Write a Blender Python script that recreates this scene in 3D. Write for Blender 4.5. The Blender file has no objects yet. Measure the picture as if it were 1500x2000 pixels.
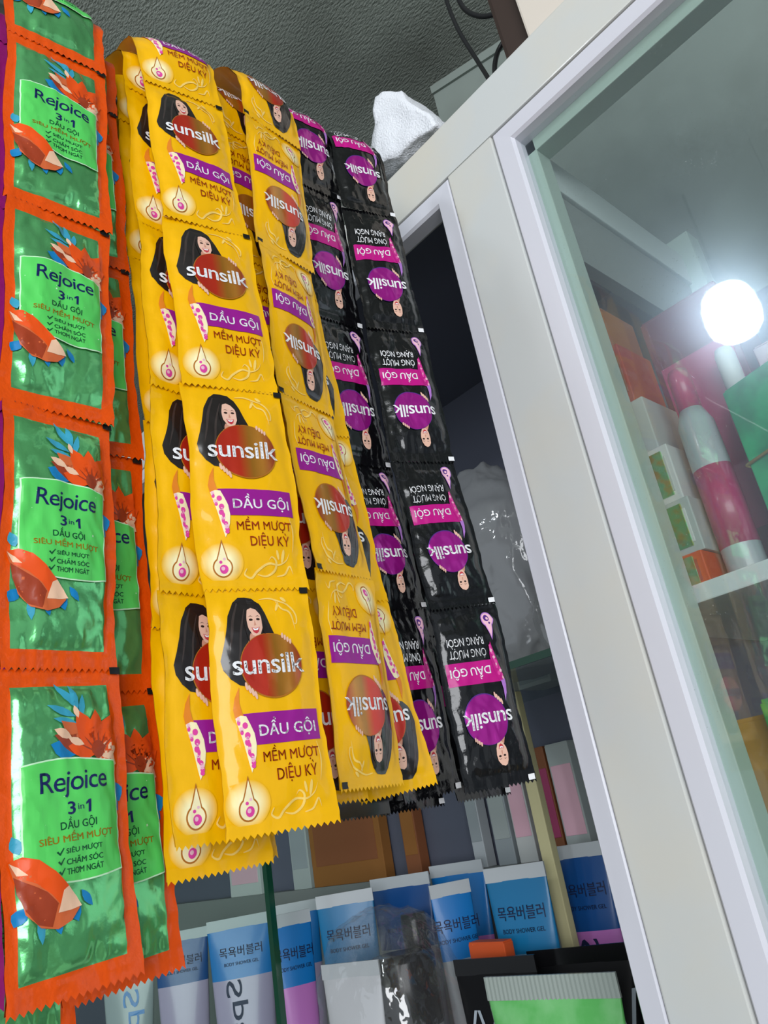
import bpy, bmesh, math, random
import numpy as np
from mathutils import Vector, Matrix, noise

# ------------------------------------------------------------------ camera
CAMH = 1.35                                   # eye height above the floor
F_PX, CX, CY = 1502.0, 750.0, 1000.0
RW = np.array([[0.6503748, -0.38908299, -0.65240098],      # camera (right, down, forward) -> place
               [0.74178037, 0.14030114, 0.65580293],
               [-0.16362916, -0.91045594, 0.37986245]])
scene = bpy.context.scene
C = scene.collection
cam_data = bpy.data.cameras.new('camera')
cam_data.sensor_fit = 'VERTICAL'
cam_data.sensor_height = 24.0
cam_data.lens = F_PX / 2000.0 * 24.0
cam_data.clip_start = 0.01
cam = bpy.data.objects.new('camera', cam_data)
C.objects.link(cam)
m3 = Matrix([[RW[i][0], -RW[i][1], -RW[i][2]] for i in range(3)])
cam.matrix_world = Matrix.Translation((0, 0, CAMH)) @ m3.to_4x4()
scene.camera = cam
cam_data.dof.use_dof = False

# ------------------------------------------------------------------ light
world = bpy.data.worlds.new('overcast_sky')
scene.world = world
world.use_nodes = True
bg = world.node_tree.nodes['Background']
bg.inputs[0].default_value = (0.82, 0.92, 1.0, 1)
bg.inputs[1].default_value = 0.42


def area_light(name, loc, target, sx, sy, watts, col):
    d = bpy.data.lights.new(name, 'AREA')
    d.shape = 'RECTANGLE'; d.size = sx; d.size_y = sy; d.energy = watts; d.color = col
    o = bpy.data.objects.new(name, d); C.objects.link(o)
    o.location = loc
    o.rotation_euler = (Vector(target) - Vector(loc)).to_track_quat('-Z', 'Y').to_euler()
    return o


area_light('shop_front_daylight_offscreen', (1.7, -1.9, CAMH + 0.35), (-0.25, 0.3, CAMH + 0.2), 2.2, 1.5, 62, (0.95, 0.97, 1.0))
vs = scene.view_settings
vs.view_transform = 'Standard'
vs.look = 'None'
vs.gamma = 1
vs.use_curve_mapping = False
vs.exposure = 0.35


def ray(px, py):
    return RW @ np.array([(px - CX) / F_PX, (py - CY) / F_PX, 1.0])


def at(px, py, Y):
    r = ray(px, py); p = r * (Y / r[1]); return Vector((p[0], p[1], p[2] + CAMH))


def atx(px, py, X):
    r = ray(px, py); p = r * (X / r[0]); return Vector((p[0], p[1], p[2] + CAMH))


# ------------------------------------------------------------------ materials
MATS = {}


def mat(name, col, rough=0.5, metal=0.0, coat=0.0, spec=0.5, trans=0.0, alpha=1.0, ior=1.45, bump=None, vary=None, emit=None):
    if name in MATS: return MATS[name]
    m = bpy.data.materials.new(name); m.use_nodes = True
    nt = m.node_tree; b = nt.nodes['Principled BSDF']
    b.inputs['Base Color'].default_value = (*col, 1)
    b.inputs['Roughness'].default_value = rough
    b.inputs['Metallic'].default_value = metal
    b.inputs['Coat Weight'].default_value = coat
    b.inputs['Coat Roughness'].default_value = 0.12
    b.inputs['Specular IOR Level'].default_value = spec
    b.inputs['Transmission Weight'].default_value = trans
    b.inputs['Alpha'].default_value = alpha
    b.inputs['IOR'].default_value = ior
    if emit:
        b.inputs['Emission Color'].default_value = (*emit[0], 1)
        b.inputs['Emission Strength'].default_value = emit[1]
    tc = None
    if bump or vary:
        tc = nt.nodes.new('ShaderNodeTexCoord')
    if bump:
        sc, st, dist = bump
        n = nt.nodes.new('ShaderNodeTexNoise'); n.inputs['Scale'].default_value = sc; n.inputs['Detail'].default_value = 4
        bp = nt.nodes.new('ShaderNodeBump'); bp.inputs['Strength'].default_value = st; bp.inputs['Distance'].default_value = dist
        nt.links.new(tc.outputs['Object'], n.inputs['Vector'])
        nt.links.new(n.outputs['Fac'], bp.inputs['Height'])
        nt.links.new(bp.outputs['Normal'], b.inputs['Normal'])
    if vary:
        sc, c2, lo, hi = vary
        n = nt.nodes.new('ShaderNodeTexNoise'); n.inputs['Scale'].default_value = sc; n.inputs['Detail'].default_value = 6
        r = nt.nodes.new('ShaderNodeMapRange'); r.inputs['From Min'].default_value = lo; r.inputs['From Max'].default_value = hi
        mx = nt.nodes.new('ShaderNodeMix'); mx.data_type = 'RGBA'
        mx.inputs[6].default_value = (*col, 1); mx.inputs[7].default_value = (*c2, 1)
        nt.links.new(tc.outputs['Object'], n.inputs['Vector'])
        nt.links.new(n.outputs['Fac'], r.inputs['Value'])
        nt.links.new(r.outputs['Result'], mx.inputs[0])
        nt.links.new(mx.outputs[2], b.inputs['Base Color'])
    MATS[name] = m
    return m


def s2l(r, g, b):
    f = lambda c: ((c / 255 + 0.055) / 1.055) ** 2.4 if c > 10 else c / 255 / 12.92
    return (f(r), f(g), f(b))


mat('yellow_film', (0.90, 0.47, 0.0), 0.36, coat=0.35, spec=0.2, bump=(260, 0.12, 0.001))
for q_ in ('yellow_film',): MATS[q_].node_tree.nodes['Principled BSDF'].inputs['Coat Roughness'].default_value = 0.06
mat('yellow_back', (0.70, 0.38, 0.01), 0.35, coat=0.3)
mat('black_film', (0.004, 0.004, 0.005), 0.12, coat=0.5, spec=0.4, bump=(330, 0.3, 0.001))
mat('black_back', (0.012, 0.012, 0.014), 0.2, coat=0.6)
mat('green_foil', (0.15, 0.56, 0.20), 0.2, metal=0.68, coat=0.2, bump=(150, 0.3, 0.001))
mat('orange_film', (0.82, 0.085, 0.002), 0.36, coat=0.35, spec=0.2, bump=(420, 0.35, 0.001))
for q_ in ('black_film', 'green_foil', 'orange_film'): MATS[q_].node_tree.nodes['Principled BSDF'].inputs['Coat Roughness'].default_value = 0.05
mat('magenta_film', (0.30, 0.012, 0.16), 0.25, coat=0.6, bump=(300, 0.3, 0.001))
mat('seal_metal', (0.75, 0.76, 0.78), 0.18, metal=1.0)
mat('aluminium', s2l(206, 209, 208), 0.38, coat=0.15, vary=(9, s2l(214, 209, 196), 0.45, 0.75))
mat('aluminium_bead', s2l(213, 213, 222), 0.33, coat=0.2)
mat('inner_return', s2l(176, 192, 182), 0.35)
mat('inner_panel', s2l(132, 136, 134), 0.5)
mat('blue_grey_panel', s2l(92, 96, 112), 0.6)
mat('white_shelf', s2l(196, 204, 204), 0.35)
mat('glass_edge', (0.004, 0.06, 0.03), 0.12, coat=0.5)
mat('cardboard', s2l(150, 98, 45), 0.8)
mat('steel', (0.5, 0.5, 0.5), 0.3, metal=1.0)


def glass_mat(name, dirt=0.03, tint=(0.93, 1.0, 0.97), ior=1.62):
    m = bpy.data.materials.new(name); m.use_nodes = True
    nt = m.node_tree; nt.nodes.clear()
    out = nt.nodes.new('ShaderNodeOutputMaterial')
    tr = nt.nodes.new('ShaderNodeBsdfTransparent'); tr.inputs[0].default_value = (*tint, 1)
    gl = nt.nodes.new('ShaderNodeBsdfGlossy'); gl.inputs['Roughness'].default_value = 0.02
    fr = nt.nodes.new('ShaderNodeFresnel'); fr.inputs['IOR'].default_value = ior
    mx = nt.nodes.new('ShaderNodeMixShader')
    geo = nt.nodes.new('ShaderNodeNewGeometry'); inv = nt.nodes.new('ShaderNodeMath'); inv.operation = 'SUBTRACT'; inv.inputs[0].default_value = 1.0
    fm = nt.nodes.new('ShaderNodeMath'); fm.operation = 'MULTIPLY'
    nt.links.new(geo.outputs['Backfacing'], inv.inputs[1]); nt.links.new(inv.outputs[0], fm.inputs[0]); nt.links.new(fr.outputs[0], fm.inputs[1])
    nt.links.new(fm.outputs[0], mx.inputs[0]); nt.links.new(tr.outputs[0], mx.inputs[1]); nt.links.new(gl.outputs[0], mx.inputs[2])
    res = mx
    if dirt > 0:
        g2 = nt.nodes.new('ShaderNodeBsdfGlossy'); g2.inputs['Roughness'].default_value = 0.42
        g2.inputs[0].default_value = (0.75, 0.85, 1.0, 1)
        tc = nt.nodes.new('ShaderNodeTexCoord')
        n = nt.nodes.new('ShaderNodeTexNoise'); n.inputs['Scale'].default_value = 40; n.inputs['Detail'].default_value = 8
        nt.links.new(tc.outputs['Object'], n.inputs['Vector'])
        mr = nt.nodes.new('ShaderNodeMapRange'); mr.inputs['To Min'].default_value = dirt * 0.6; mr.inputs['To Max'].default_value = dirt * 1.4
        nt.links.new(n.outputs['Fac'], mr.inputs['Value'])
        # dust specks
        vo = nt.nodes.new('ShaderNodeTexVoronoi'); vo.inputs['Scale'].default_value = 330
        nt.links.new(tc.outputs['Object'], vo.inputs['Vector'])
        lt = nt.nodes.new('ShaderNodeMath'); lt.operation = 'LESS_THAN'; lt.inputs[1].default_value = 0.11
        nt.links.new(vo.outputs['Distance'], lt.inputs[0])
        n2 = nt.nodes.new('ShaderNodeTexNoise'); n2.inputs['Scale'].default_value = 22; n2.inputs['Detail'].default_value = 3
        nt.links.new(tc.outputs['Object'], n2.inputs['Vector'])
        gt = nt.nodes.new('ShaderNodeMath'); gt.operation = 'GREATER_THAN'; gt.inputs[1].default_value = 0.55
        nt.links.new(n2.outputs['Fac'], gt.inputs[0])
        mu = nt.nodes.new('ShaderNodeMath'); mu.operation = 'MULTIPLY'
        nt.links.new(lt.outputs[0], mu.inputs[0]); nt.links.new(gt.outputs[0], mu.inputs[1])
        m5 = nt.nodes.new('ShaderNodeMath'); m5.operation = 'MULTIPLY'; m5.inputs[1].default_value = 0.22
        nt.links.new(mu.outputs[0], m5.inputs[0])
        g3 = nt.nodes.new('ShaderNodeBsdfGlossy'); g3.inputs['Roughness'].default_value = 0.2
        g3.inputs[0].default_value = (0.7, 0.85, 1.0, 1)
        m0 = nt.nodes.new('ShaderNodeMixShader'); m0.inputs[0].default_value = 0.045
        nt.links.new(mx.outputs[0], m0.inputs[1]); nt.links.new(g3.outputs[0], m0.inputs[2]); mx = m0
        m2 = nt.nodes.new('ShaderNodeMixShader')
        nt.links.new(mr.outputs[0], m2.inputs[0]); nt.links.new(mx.outputs[0], m2.inputs[1]); nt.links.new(g2.outputs[0], m2.inputs[2])
        df = nt.nodes.new('ShaderNodeBsdfDiffuse'); df.inputs[0].default_value = (0.6, 0.62, 0.6, 1)
        m3_ = nt.nodes.new('ShaderNodeMixShader')
        nt.links.new(m5.outputs[0], m3_.inputs[0]); nt.links.new(m2.outputs[0], m3_.inputs[1]); nt.links.new(df.outputs[0], m3_.inputs[2])
        res = m3_
    nt.links.new(res.outputs[0], out.inputs[0])
    MATS[name] = m
    return m


def film_mat(name, col=(0.9, 0.9, 0.9), cover=0.12, gloss=0.25):
    """clear crinkled plastic film"""
    m = bpy.data.materials.new(name); m.use_nodes = True
    nt = m.node_tree; nt.nodes.clear()
    out = nt.nodes.new('ShaderNodeOutputMaterial')
    tr = nt.nodes.new('ShaderNodeBsdfTransparent')
    df = nt.nodes.new('ShaderNodeBsdfDiffuse'); df.inputs[0].default_value = (*col, 1)
    gl = nt.nodes.new('ShaderNodeBsdfGlossy'); gl.inputs['Roughness'].default_value = 0.08
    tc = nt.nodes.new('ShaderNodeTexCoord')
    n = nt.nodes.new('ShaderNodeTexNoise'); n.inputs['Scale'].default_value = 38; n.inputs['Detail'].default_value = 3
    nt.links.new(tc.outputs['Object'], n.inputs['Vector'])
    bp = nt.nodes.new('ShaderNodeBump'); bp.inputs['Strength'].default_value = 0.8; bp.inputs['Distance'].default_value = 0.004
    nt.links.new(n.outputs['Fac'], bp.inputs['Height']); nt.links.new(bp.outputs['Normal'], gl.inputs['Normal'])
    a = nt.nodes.new('ShaderNodeMixShader'); a.inputs[0].default_value = cover
    b = nt.nodes.new('ShaderNodeMixShader'); b.inputs[0].default_value = gloss
    nt.links.new(tr.outputs[0], a.inputs[1]); nt.links.new(df.outputs[0], a.inputs[2])
    nt.links.new(a.outputs[0], b.inputs[1]); nt.links.new(gl.outputs[0], b.inputs[2])
    nt.links.new(b.outputs[0], out.inputs[0])
    MATS[name] = m
    return m


glass_mat('pane_glass', 0.016, (0.94, 0.97, 0.96))
glass_mat('clear_glass', 0.0, (0.93, 0.98, 0.96), 1.45)
film_mat('clear_film', (.8, .8, .8), 0.04, 0.13)
film_mat('grey_bag', (0.42, 0.43, 0.45), 0.72, 0.07)


# ------------------------------------------------------------------ object helpers
def link(name, me, parent=None, kind=None):
    o = bpy.data.objects.new(name, me); C.objects.link(o)
    if parent is not None: o.parent = parent
    if kind: o['kind'] = kind
    return o


def thing(name, label, cat, loc=(0, 0, 0), group=None):
    o = bpy.data.objects.new(name, None); C.objects.link(o)
    o.location = loc; o.empty_display_size = 0.02
    o['label'] = label; o['category'] = cat
    if group: o['group'] = group
    return o


def tag(o, label, cat, group=None):
    o['label'] = label; o['category'] = cat
    if group: o['group'] = group
    return o


def mesh_from(name, verts, faces, mats, idx=None, smooth=False):
    me = bpy.data.meshes.new(name)
    me.from_pydata([tuple(v) for v in verts], [], [tuple(f) for f in faces])
    for m in mats: me.materials.append(MATS[m])
    if idx is not None: me.polygons.foreach_set('material_index', idx)
    if smooth: me.polygons.foreach_set('use_smooth', [True] * len(me.polygons))
    me.update()
    return me


def box_mesh(name, lo, hi, m, bevel=0.0, seg=2):
    bm = bmesh.new()
    bmesh.ops.create_cube(bm, size=1)
    for v in bm.verts:
        v.co = Vector([lo[i] + (v.co[i] + 0.5) * (hi[i] - lo[i]) for i in range(3)])
    if bevel > 0:
        bmesh.ops.bevel(bm, geom=list(bm.edges), offset=bevel, segments=seg, affect='EDGES', profile=0.6)
    me = bpy.data.meshes.new(name); bm.to_mesh(me); bm.free()
    me.materials.append(MATS[m])
    return me


def box(name, lo, hi, m, parent=None, bevel=0.0, kind=None):
    """box in place coordinates (z measured from the eye), relative to the parent's own place"""
    off = Vector(parent.location) if parent is not None else Vector((0, 0, 0))
    lo = Vector((lo[0], lo[1], lo[2] + CAMH)) - off; hi = Vector((hi[0], hi[1], hi[2] + CAMH)) - off
    c = (lo + hi) / 2
    o = link(name, box_mesh(name, lo - c, hi - c, m, bevel), parent, kind)
    o.location = c
    return o


def tube_mesh(name, pts, r, m, n=8, caps=True):
    verts, faces = [], []
    pts = [Vector(p) for p in pts]
    prev = None
    for i, p in enumerate(pts):
        t = (pts[min(i + 1, len(pts) - 1)] - pts[max(i - 1, 0)]).normalized()
        if prev is None:
            a = t.orthogonal().normalized()
        else:
            a = (prev - t * prev.dot(t)).normalized()
        prev = a
        b = t.cross(a)
        rr = r[i] if isinstance(r, (list, tuple)) else r
        for k in range(n):
            an = 2 * math.pi * k / n
            verts.append(p + a * math.cos(an) * rr + b * math.sin(an) * rr)
    for i in range(len(pts) - 1):
        for k in range(n):
            faces.append((i * n + k, i * n + (k + 1) % n, (i + 1) * n + (k + 1) % n, (i + 1) * n + k))
    if caps:
        faces.append(tuple(reversed(range(n)))); faces.append(tuple(range((len(pts) - 1) * n, len(pts) * n)))
    return mesh_from(name, verts, faces, [m], smooth=True)


def spline(pts, n=8):
    pts = [Vector(p) for p in pts]; out = []
    for i in range(len(pts) - 1):
        p0 = pts[max(i - 1, 0)]; p1 = pts[i]; p2 = pts[i + 1]; p3 = pts[min(i + 2, len(pts) - 1)]
        for k in range(n):
            t = k / n
            out.append(0.5 * ((2 * p1) + (p2 - p0) * t + (2 * p0 - 5 * p1 + 4 * p2 - p3) * t * t + (3 * p1 - p0 - 3 * p2 + p3) * t ** 3))
    out.append(pts[-1])
    return out


# ------------------------------------------------------------------ flat artwork (print) engine
TEXT_CACHE = {}


def text_flat(body, bold=0.0, shear=0.0, space=1.0):
    key = (body, bold, shear, space)
    if key in TEXT_CACHE: return TEXT_CACHE[key]
    cu = bpy.data.curves.new('t', 'FONT'); cu.body = body; cu.size = 1.0; cu.shear = shear
    cu.space_character = space; cu.resolution_u = 3; cu.fill_mode = 'FRONT' if hasattr(cu, 'fill_mode') else cu.fill_mode
    o = bpy.data.objects.new('t', cu); C.objects.link(o)
    dg = bpy.context.evaluated_depsgraph_get(); dg.update()
    me = bpy.data.meshes.new_from_object(o.evaluated_get(dg))
    v = np.array([tuple(p.co)[:2] for p in me.vertices]) if len(me.vertices) else np.zeros((0, 2))
    f = [tuple(p.vertices) for p in me.polygons]
    bpy.data.objects.remove(o); bpy.data.curves.remove(cu); bpy.data.meshes.remove(me)
    if len(v):
        v = v - v.min(0)
    if bold and len(v):                       # heavier strokes: the same letters struck three times
        vv, ff = [], []
        for dx, dy in ((-bold, 0), (bold, 0), (0, bold * .8), (0, -bold * .8)):
            ff += [tuple(i + len(vv) * len(v) for i in q) for q in f]; vv.append(v + np.array([dx, dy]))
        v = np.concatenate(vv); f = ff; v = v - v.min(0)
    TEXT_CACHE[key] = (v, f)
    return v, f


def text_viet(body, bold=0.0, shear=0.0, space=1.0):
    """letters with a horn and an accent, built as the plain letter plus a drawn horn"""
    plain = body.replace('Ợ', 'Ọ').replace('Ờ', 'Ò').replace('Ơ', 'O')
    v, f = text_flat(plain, bold, shear, space)
    if plain == body: return v, f
    v = v.copy(); f = list(f)
    base = text_flat('H', bold, shear, space)[0].max(0)[1]
    low = text_flat('Ọ', bold, shear, space)[0].max(0)[1] - text_flat('O', bold, shear, space)[0].max(0)[1]
    if 'Ọ' not in plain and 'Ệ' not in plain: low = 0.0
    for i, ch in enumerate(body):
        if ch in 'ỢỜƠ':
            x = text_flat(plain[:i + 1], bold, shear, space)[0].max(0)[0]
            h = [(x - .10, low + base * .86), (x - .04, low + base * .84), (x + .01, low + base * .92), (x + .01, low + base * 1.07), (x + .085, low + base * 1.07), (x + .075, low + base * .88), (x + .02, low + base * .74), (x - .06, low + base * .70)]
            n0 = len(v); v = np.concatenate([v, np.array(h)]); f.append(tuple(range(n0, n0 + len(h))))
    return v, f


class Art:
    """flat layered polygons in sachet coordinates x,y in 0..1; layer decides the stacking"""

    def __init__(s): s.items = []

    def poly(s, m, pts, layer, part='picture'): s.items.append((part, m, np.array(pts, float), [tuple(range(len(pts)))], layer))

    def ell(s, m, cx, cy, rx, ry, layer, part='picture', n=28, rot=0.0, a0=0, a1=360, asp=1.0):
        p = []
        for k in range(n):
            a = math.radians(a0 + (a1 - a0) * k / (n if a1 - a0 == 360 else n - 1))
            x, y = rx * math.cos(a), ry * math.sin(a) * asp
            c, q = math.cos(rot), math.sin(rot)
            p.append((cx + (x * c - y * q), cy + (x * q + y * c) / asp))
        s.poly(m, p, layer, part)

    def text(s, m, body, x0, y0, x1, y1, layer, bold=0.0, shear=0.0, space=1.0, bow=0.0):
        v, f = text_viet(body, bold, shear, space)
        if not len(v): return
        w = v.max(0)
        q = np.empty_like(v)
        q[:, 0] = x0 + v[:, 0] / w[0] * (x1 - x0)
        q[:, 1] = y0 + v[:, 1] / w[1] * (y1 - y0)
        s.items.append(('lettering', m, q, f, layer))

    def curl(s, m, pts, w, layer, asp):
        """a tapering brush stroke through pts"""
        P = [Vector((p[0], p[1] * asp, 0)) for p in pts]
        S = spline(P, 6); L = len(S); a, b = [], []
        for i, p in enumerate(S):
            t = (S[min(i + 1, L - 1)] - S[max(i - 1, 0)]).normalized(); n = Vector((-t.y, t.x, 0))
            ww = w * math.sin(math.pi * (0.12 + 0.86 * i / (L - 1)))
            a.append(p + n * ww); b.append(p - n * ww)
        for i in range(L - 1):
            s.poly(m, [(q.x, q.y / asp) for q in (a[i], a[i + 1], b[i + 1], b[i])], layer)

    def compile(s, W, H):
        out = {}
        for part in ('picture', 'lettering', 'mark'):
            mats = []; bm = bmesh.new(); lay = bm.verts.layers.float.new('l')
            for (pt, m, pts, faces, layer) in s.items:
                if pt != part: continue
                if m not in mats: mats.append(m)
                mi = mats.index(m)
                vs_ = []
                for p in pts:
                    v = bm.verts.new((p[0] * W, p[1] * H, 0)); v[lay] = layer; vs_.append(v)
                for f in faces:
                    try:
                        fc = bm.faces.new([vs_[i] for i in f]); fc.material_index = mi
                    except ValueError:
                        pass
            if not bm.verts:
                bm.free(); continue
            bm.normal_update()
            for fc in bm.faces:
                if fc.normal.z < 0: fc.normal_flip()
            bmesh.ops.triangulate(bm, faces=bm.faces[:])
            for ax, ext in ((0, W), (1, H)):
                step = ext / (NU if ax == 0 else NV); k = step
                while k < ext * .999:
                    no = (1, 0, 0) if ax == 0 else (0, 1, 0); co = (k, 0, 0) if ax == 0 else (0, k, 0)
                    bmesh.ops.bisect_plane(bm, geom=bm.verts[:] + bm.edges[:] + bm.faces[:], plane_co=co, plane_no=no, dist=1e-7)
                    k += step
            bm.verts.index_update()
            V = np.array([(v.co.x, v.co.y, v[lay]) for v in bm.verts])
            Fc = [[v.index for v in f.verts] for f in bm.faces]; MI = [f.material_index for f in bm.faces]
            bm.free()
            out[part] = (V, Fc, MI, mats)
        return out


# print inks
mat('ink_purple', s2l(150, 28, 140), 0.28, coat=0.12, spec=0.25)
mat('ink_magenta', s2l(190, 22, 130), 0.25, coat=0.12, spec=0.25)
mat('ink_white', (0.86, 0.86, 0.88), 0.3, coat=0.12, spec=0.25)
mat('ink_redbrown', s2l(160, 52, 14), 0.3, coat=0.12, spec=0.25)
mat('ink_hair', s2l(30, 24, 24), 0.25, coat=0.5)
mat('ink_hair_lit', s2l(58, 48, 46), 0.25, coat=0.5)
mat('ink_skin', s2l(232, 186, 165), 0.3, coat=0.12, spec=0.25)
mat('ink_skin_shade', s2l(205, 146, 124), 0.3, coat=0.12, spec=0.25)
mat('ink_lip', s2l(196, 60, 70), 0.3, coat=0.12, spec=0.25)
mat('ink_eye', s2l(45, 30, 28), 0.3, coat=0.12, spec=0.25)
mat('ink_scroll', s2l(246, 208, 110), 0.3, coat=0.12, spec=0.25)
mat('ink_glow1', s2l(250, 214, 70), 0.3, coat=0.12, spec=0.25)
mat('ink_glow2', s2l(252, 232, 140), 0.3, coat=0.12, spec=0.25)
mat('ink_cream', s2l(248, 236, 190), 0.3, coat=0.12, spec=0.25)
mat('ink_orange', s2l(228, 132, 38), 0.3, coat=0.12, spec=0.25)
mat('ink_pink', s2l(224, 70, 160), 0.3, coat=0.12, spec=0.25)
mat('ink_pale_pink', s2l(240, 190, 205), 0.3, coat=0.12, spec=0.25)
mat('ink_brown_line', s2l(176, 108, 30), 0.3, coat=0.12, spec=0.25)
mat('ink_black', (0.01, 0.01, 0.01), 0.3, coat=0.12, spec=0.25)
mat('ink_perforation', s2l(120, 78, 6), 0.5)
mat('ink_violet', s2l(178, 120, 205), 0.3, coat=0.12, spec=0.25)
mat('ink_violet_dark', s2l(84, 44, 130), 0.3, coat=0.12, spec=0.25)
mat('ink_label_green', s2l(92, 214, 100), 0.3, coat=0.12, spec=0.25)
mat('ink_label_line', s2l(205, 244, 205), 0.3, coat=0.12, spec=0.25)
mat('ink_navy', s2l(24, 34, 96), 0.3, coat=0.12, spec=0.25)
mat('ink_darkgreen', s2l(12, 78, 52), 0.35, coat=0.12, spec=0.25)
mat('ink_mustard', s2l(158, 120, 14), 0.35, coat=0.12, spec=0.25)
mat('ink_petal', s2l(236, 84, 24), 0.3, coat=0.12, spec=0.25)
mat('ink_petal_dark', s2l(160, 62, 34), 0.3, coat=0.12, spec=0.25)
mat('ink_petal_mid', s2l(214, 104, 58), 0.3, coat=0.12, spec=0.25)
mat('ink_petal_tip', s2l(244, 200, 168), 0.3, coat=0.12, spec=0.25)
mat('ink_leaf_blue', s2l(22, 128, 190), 0.3, coat=0.12, spec=0.25)
mat('ink_leaf_teal', s2l(60, 160, 190), 0.3, coat=0.12, spec=0.25)


def disc_mat(name, stops):
    """foil-stamped disc: printed bands of two metal tints, laid out on the sachet itself"""
    m = bpy.data.materials.new(name); m.use_nodes = True
    nt = m.node_tree; b = nt.nodes['Principled BSDF']
    b.inputs['Metallic'].default_value = 0.4; b.inputs['Roughness'].default_value = 0.26
    b.inputs['Coat Weight'].default_value = 0.3
    uv = nt.nodes.new('ShaderNodeUVMap'); uv.uv_map = 'art'
    sp = nt.nodes.new('ShaderNodeSeparateXYZ'); cr = nt.nodes.new('ShaderNodeValToRGB')
    nt.links.new(uv.outputs[0], sp.inputs[0]); nt.links.new(sp.outputs[0], cr.inputs[0])
    e = cr.color_ramp.elements
    e[0].position = stops[0][0]; e[0].color = (*stops[0][1], 1)
    e[1].position = stops[-1][0]; e[1].color = (*stops[-1][1], 1)
    for p, c in stops[1:-1]:
        q = e.new(p); q.color = (*c, 1)
    nt.links.new(cr.outputs[0], b.inputs['Base Color'])
    MATS[name] = m


disc_mat('foil_disc_red', [(0.24, s2l(190, 40, 26)), (0.46, s2l(205, 52, 26)), (0.58, s2l(168, 112, 28)), (0.68, s2l(196, 130, 44)), (0.82, s2l(168, 48, 30))])
mat('foil_disc_magenta', s2l(172, 26, 148), 0.24, metal=0.5, coat=0.3)


def glow_mat():
    m = bpy.data.materials.new('ink_glow'); m.use_nodes = True
    nt = m.node_tree; b = nt.nodes['Principled BSDF']
    b.inputs['Roughness'].default_value = 0.34; b.inputs['Specular IOR Level'].default_value = 0.22; b.inputs['Coat Weight'].default_value = 0.12
    uv = nt.nodes.new('ShaderNodeUVMap'); uv.uv_map = 'art'
    mp = nt.nodes.new('ShaderNodeMapping'); mp.inputs['Location'].default_value = (-.205, -.112 * 2.12, 0); mp.inputs['Scale'].default_value = (1, 2.12, 1)
    ln = nt.nodes.new('ShaderNodeVectorMath'); ln.operation = 'LENGTH'
    cr = nt.nodes.new('ShaderNodeValToRGB'); e = cr.color_ramp.elements
    e[0].position = .07; e[0].color = (.98, .92, .55, 1); e[1].position = .19; e[1].color = (.90, .47, 0, 1)
    nt.links.new(uv.outputs[0], mp.inputs[0]); nt.links.new(mp.outputs[0], ln.inputs[0]); nt.links.new(ln.outputs['Value'], cr.inputs[0]); nt.links.new(cr.outputs[0], b.inputs['Base Color'])
    MATS['ink_glow'] = m


glow_mat()


def woman(a, asp, black):
    """printed portrait: long dark hair, smiling face, hands holding the disc"""
    if not black:
        hair = [(.36, .955), (.43, .95), (.49, .925), (.53, .88), (.56, .83), (.60, .775), (.50, .74), (.40, .70), (.33, .65), (.30, .60), (.28, .565),
                (.22, .572), (.15, .60), (.10, .64), (.085, .68), (.12, .74), (.15, .80), (.18, .87), (.24, .93), (.30, .955)]
        a.poly('ink_hair', hair, 1)
        a.curl('ink_hair_lit', [(.28, .93), (.22, .85), (.19, .77), (.15, .68)], .012, 2, asp)
        a.curl('ink_hair_lit', [(.34, .90), (.28, .80), (.25, .70), (.20, .61)], .010, 2, asp)
    fx, fy = (.415, .838)
    a.poly('ink_skin_shade', [(fx - .05, fy - .05), (fx + .05, fy - .055), (fx + .07, fy - .09), (fx - .09, fy - .10)], 2)
    face = [(fx - .015, fy + .066), (fx + .03, fy + .058), (fx + .066, fy + .035), (fx + .078, fy + .004), (fx + .07, fy - .028), (fx + .045, fy - .055), (fx + .012, fy - .068),
            (fx - .03, fy - .058), (fx - .062, fy - .03), (fx - .078, fy + .004), (fx - .074, fy + .038), (fx - .05, fy + .058)]
    a.poly('ink_skin', face, 3)
    for sx in (-1, 1):
        a.ell('ink_eye', fx + .004 + sx * .034, fy + .012 + sx * .001, .018, .0055, 4, n=12)
        a.poly('ink_eye', [(fx + .004 + sx * .034 - .024, fy + .024), (fx + .004 + sx * .034, fy + .0305), (fx + .004 + sx * .034 + .024, fy + .025), (fx + .004 + sx * .034, fy + .0275)], 4)
    a.poly('ink_skin_shade', [(fx + .002, fy + .01), (fx + .014, fy - .014), (fx - .008, fy - .016)], 4)
    mouth = [(fx - .035, fy - .024), (fx + .004, fy - .028), (fx + .042, fy - .022), (fx + .03, fy - .044), (fx + .006, fy - .052), (fx - .02, fy - .045)]
    a.poly('ink_lip', mouth, 4)
    a.poly('ink_white', [(fx - .028, fy - .027), (fx + .004, fy - .031), (fx + .035, fy - .025), (fx + .02, fy - .037), (fx - .012, fy - .038)], 5)
    if not black:
        a.curl('ink_hair', [(fx - .06, fy + .06), (fx - .085, fy + .01), (fx - .075, fy - .05), (fx - .07, fy - .09)], .014, 5, asp)
        a.curl('ink_hair', [(fx + .03, fy + .068), (fx + .083, fy + .03), (fx + .085, fy - .03), (fx + .1, fy - .07)], .016, 5, asp)


def hands(a):
    for k in range(4):
        a.ell('ink_skin', .275 + k * .026, .565 - k * .013, .012, .019, 7, n=10, rot=.5)
        a.ell('ink_skin', .665 + k * .024, .775 - k * .009, .011, .013, 7, n=10, rot=-.6)


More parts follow.
